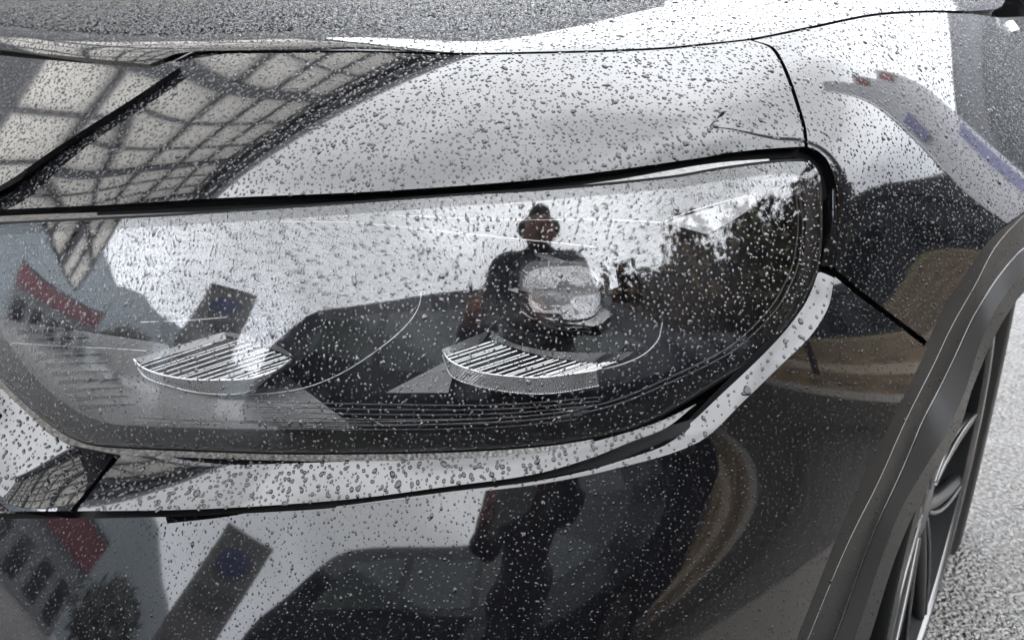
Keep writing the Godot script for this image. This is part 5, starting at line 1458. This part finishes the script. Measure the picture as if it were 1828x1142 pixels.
func photographer() -> void:
	var r := thing("person", "person in a dark jacket standing with a phone held out in both hands", "person")
	var V := func(x: float, y: float, z: float) -> Vector3: return Vector3(x, y, z)
	var head := Vector3(0.13, 1.56, 0.34)
	var sh := Vector3(0.13, 1.40, 0.42)
	var hip := Vector3(0.14, 0.88, 0.50)
	var b := [[hip + Vector3(-0.1, 0, 0), hip + Vector3(0.1, 0, 0), 0.13, 0.13], [hip, sh + Vector3(0, -0.12, 0.02), 0.14, 0.17], [sh + Vector3(-0.14, 0, 0), sh + Vector3(0.14, 0, 0), 0.085, 0.085], [sh, head + Vector3(0, -0.1, 0.02), 0.07, 0.06]]
	for s in [-1.0, 1.0]:
		var k: Vector3 = hip + Vector3(0.11 * s, -0.4, -0.05)
		var an: Vector3 = Vector3(hip.x + 0.12 * s, 0.1, hip.z + 0.03)
		b.append([hip + Vector3(0.1 * s, 0, 0), k, 0.105, 0.075])
		b.append([k, an, 0.07, 0.05])
		b.append([an + Vector3(0, -0.05, 0.04), an + Vector3(0.03 * s, -0.06, -0.17), 0.045, 0.04])
		var el: Vector3 = sh + Vector3(0.23 * s, -0.3, -0.1)
		var wr := Vector3(-0.02 + 0.125 * s, 1.0, 0.075)
		b.append([sh + Vector3(0.17 * s, 0, 0), el, 0.07, 0.055])
		b.append([el, wr, 0.055, 0.042])
	part(r, "body", blob(b, 0.018, 60.0).mesh(), M.jacket)
	# head with face, ears and hair
	var h := [[head + Vector3(0, 0.03, 0.02), head + Vector3(0, 0.02, -0.01), 0.078, 0.074], [head + Vector3(0, -0.04, -0.02), head + Vector3(0, -0.085, -0.045), 0.066, 0.04], [head + Vector3(0, -0.02, -0.095), head + Vector3(0, 0.02, -0.085), 0.014, 0.008], [head + Vector3(0, -0.08, 0.03), head + Vector3(0, -0.17, 0.06), 0.055, 0.06]]
	for s in [-1.0, 1.0]:
		h.append([head + Vector3(0.079 * s, 0.008, 0.015), head + Vector3(0.077 * s, -0.028, 0.008), 0.009, 0.007])
		h.append([head + Vector3(0.02 * s, -0.055, -0.083), head + Vector3(0, -0.055, -0.088), 0.006, 0.008])
	part(r, "head", blob(h, 0.006, 140.0).mesh(), M.skin)
	part(r, "hair", blob([[head + Vector3(0, 0.075, 0.03), head + Vector3(0, 0.075, -0.03), 0.06, 0.055], [head + Vector3(-0.06, 0.04, 0.03), head + Vector3(0.06, 0.04, 0.03), 0.05, 0.05], [head + Vector3(0, 0.0, 0.07), head + Vector3(0, 0.06, 0.06), 0.05, 0.05]], 0.007, 130.0).mesh(), M.hair)
	for s in [-1.0, 1.0]:
		var e := SphereMesh.new()
		e.radius = 0.011
		e.height = 0.022
		part(r, "eye", e, M.hair, Transform3D(Basis(), head + Vector3(0.031 * s, 0.012, -0.078)))
	# hands round the ends of the phone
	for s in [-1.0, 1.0]:
		var w := Vector3(-0.02 + 0.12 * s, 1.01, 0.07)
		var palm := Vector3(-0.02 + 0.105 * s, 1.055, 0.045)
		var hb := [[w, palm, 0.03, 0.036], [palm + Vector3(0, -0.02, 0), palm + Vector3(0, 0.025, 0), 0.03, 0.028]]
		for k in 4:
			var base := palm + Vector3(0.002 * s, 0.035 - 0.021 * k, -0.012)
			var ln: float = [0.85, 1.0, 0.95, 0.75][k]
			var j1: Vector3 = base + Vector3(0.006 * s, 0.004, -0.03 * ln)
			var j2: Vector3 = j1 + Vector3(-0.022 * s, 0.002, -0.012) * ln
			hb.append([base, j1, 0.0095, 0.009])
			hb.append([j1, j2, 0.009, 0.0082])
			hb.append([j2, j2 + Vector3(-0.018 * s, 0, 0.004) * ln, 0.0082, 0.007])
		hb.append([palm + Vector3(-0.005 * s, -0.02, 0.01), palm + Vector3(-0.03 * s, -0.002, 0.018), 0.013, 0.011])
		hb.append([palm + Vector3(-0.03 * s, -0.002, 0.018), palm + Vector3(-0.052 * s, 0.012, 0.014), 0.011, 0.009])
		part(r, "hand", blob(hb, 0.0045, 260.0).mesh(), M.skin)
	var ph := thing("phone", "dark phone held sideways between the photographer's hands", "phone")
	part(ph, "case", box_mesh(Vector3(0.158, 0.074, 0.008), Vector3(-0.02, 1.052, 0.032)), M.phone)
	var cl := CylinderMesh.new()
	cl.top_radius = 0.008
	cl.bottom_radius = 0.008
	cl.height = 0.003
	part(ph, "camera_lens", cl, M.gloss_black, Transform3D(Basis(Vector3.RIGHT, PI / 2), Vector3(0, 1.06, 0.0265)))

func clouds() -> ImageTexture: # soft grey and white cloud, computed on the sphere
	var f := FastNoiseLite.new()
	f.seed = 31
	f.frequency = 1.1
	f.fractal_octaves = 4
	var im := Image.create(512, 256, false, Image.FORMAT_RGBA8)
	for y in 256:
		var up := PI * (0.5 - (y + 0.5) / 256.0)
		for x in 512:
			var a := TAU * (x + 0.5) / 512.0
			var q := Vector3(cos(a) * cos(up), sin(up), sin(a) * cos(up))
			var v := smoothstep(-0.4, 0.45, f.get_noise_3d(q.x, q.y * 1.6, q.z))
			im.set_pixel(x, y, Color(0.97, 0.98, 1.0, v))
	return ImageTexture.create_from_image(im)

func _ready() -> void:
	rng.seed = 20
	var cam := Camera3D.new()
	cam.name = "camera"
	cam.fov = 39.67
	cam.near = 0.02
	cam.far = 3000.0
	cam.position = eye
	cam.rotation_degrees = Vector3(-21, 0, 0)
	var lens := CameraAttributesPhysical.new()
	lens.frustum_focal_length = 33.27
	lens.frustum_focus_distance = 0.85
	lens.frustum_near = 0.02
	lens.frustum_far = 3000.0
	lens.exposure_aperture = 11.0
	cam.attributes = lens
	add_child(cam)
	cam.fov = 39.67
	cam.current = true
	var env := Environment.new()
	env.background_mode = Environment.BG_SKY
	var sky := Sky.new()
	var sm := ProceduralSkyMaterial.new()
	sm.sky_top_color = lin(0.74, 0.755, 0.775)
	sm.sky_horizon_color = lin(0.66, 0.68, 0.715)
	sm.sky_curve = 0.3
	sm.ground_horizon_color = lin(0.2, 0.2, 0.2)
	sm.ground_bottom_color = lin(0.1, 0.1, 0.1)
	sm.sky_cover = clouds()
	sm.sky_cover_modulate = Color(1, 1, 1, 0.5)
	sky.sky_material = sm
	env.sky = sky
	env.background_energy_multiplier = 5.0
	env.tonemap_mode = Environment.TONE_MAPPER_LINEAR
	env.tonemap_exposure = 2.2
	env.fog_enabled = true
	env.fog_density = 0.0006
	env.fog_light_color = Color(0.86, 0.9, 0.96)
	env.sdfgi_enabled = true
	env.ssao_enabled = true
	env.ssil_enabled = true
	var we := WorldEnvironment.new()
	we.name = "world"
	we.environment = env
	add_child(we)
	var sun := DirectionalLight3D.new()
	sun.name = "sun"
	sun.light_energy = 0.15
	sun.light_color = Color(1.0, 0.99, 0.98)
	sun.light_angular_distance = 120.0
	sun.rotation_degrees = Vector3(-62, 25, 0)
	sun.shadow_enabled = true
	sun.sky_mode = DirectionalLight3D.SKY_MODE_LIGHT_ONLY
	add_child(sun)
	materials()
	UP = net_upper()
	LENS = net_lens()
	HOUSE = net_housing()
	BUMP = net_bumper()
	SILL = net_sill()
	HOOD = net_hood()
	FRONT = net_front()
	GRILLE = net_grille()
	ground()
	hills()
	glass_hall()
	low_building("slate_building", "long low dark slate building across the soil", 92, 18, Vector3(17, 4.4, 6), M.slate, M.slate, 4.1, 0.5, 6)
	low_building("red_fascia_building", "grey building with a long red fascia below the hills", -90, 32, Vector3(9, 5.6, 8), M.grey_wall, M.red, 4.7, 1.6, 5)
	low_building("grey_warehouse", "long grey warehouse with a dark window band behind the car", 146, 42, Vector3(52, 10.5, 10), M.grey_wall, M.dark_glass, 6.0, 3.0, 9)
	pylon()
	tree("dark round tree between the red building and the pylon", -75, 20, 3.6, 5.2, M.leaf_dark)
	parked_suv()
	flags()
	lamp_post()
	var kinds := [["leaf_brown", "brown"], ["leaf_olive", "olive"], ["leaf_dark", "dark"]]
	var order := ["first", "second", "third", "fourth", "fifth", "sixth", "seventh", "eighth", "ninth", "tenth", "eleventh", "twelfth"]
	for k in 12:
		var q = kinds[[0, 1, 0, 2, 0, 1, 0, 0, 1, 0, 2, 0][k]]
		bush(20.0 + 4.5 * k, 9.5 + (k * 7 % 4), 5.6 + 0.6 * (k * 5 % 3), 3.0, M[q[0]], "%s leafy bush, %s from the left end of the bank, mirrored in the headlight" % [q[1], order[k]])
	photographer()
	car = thing("parked_car", "glossy black car with its left headlight in close-up, wet with rain", "car")
	body()
	headlight()
	arch()
	wheel()
	far_bits()
	rain()
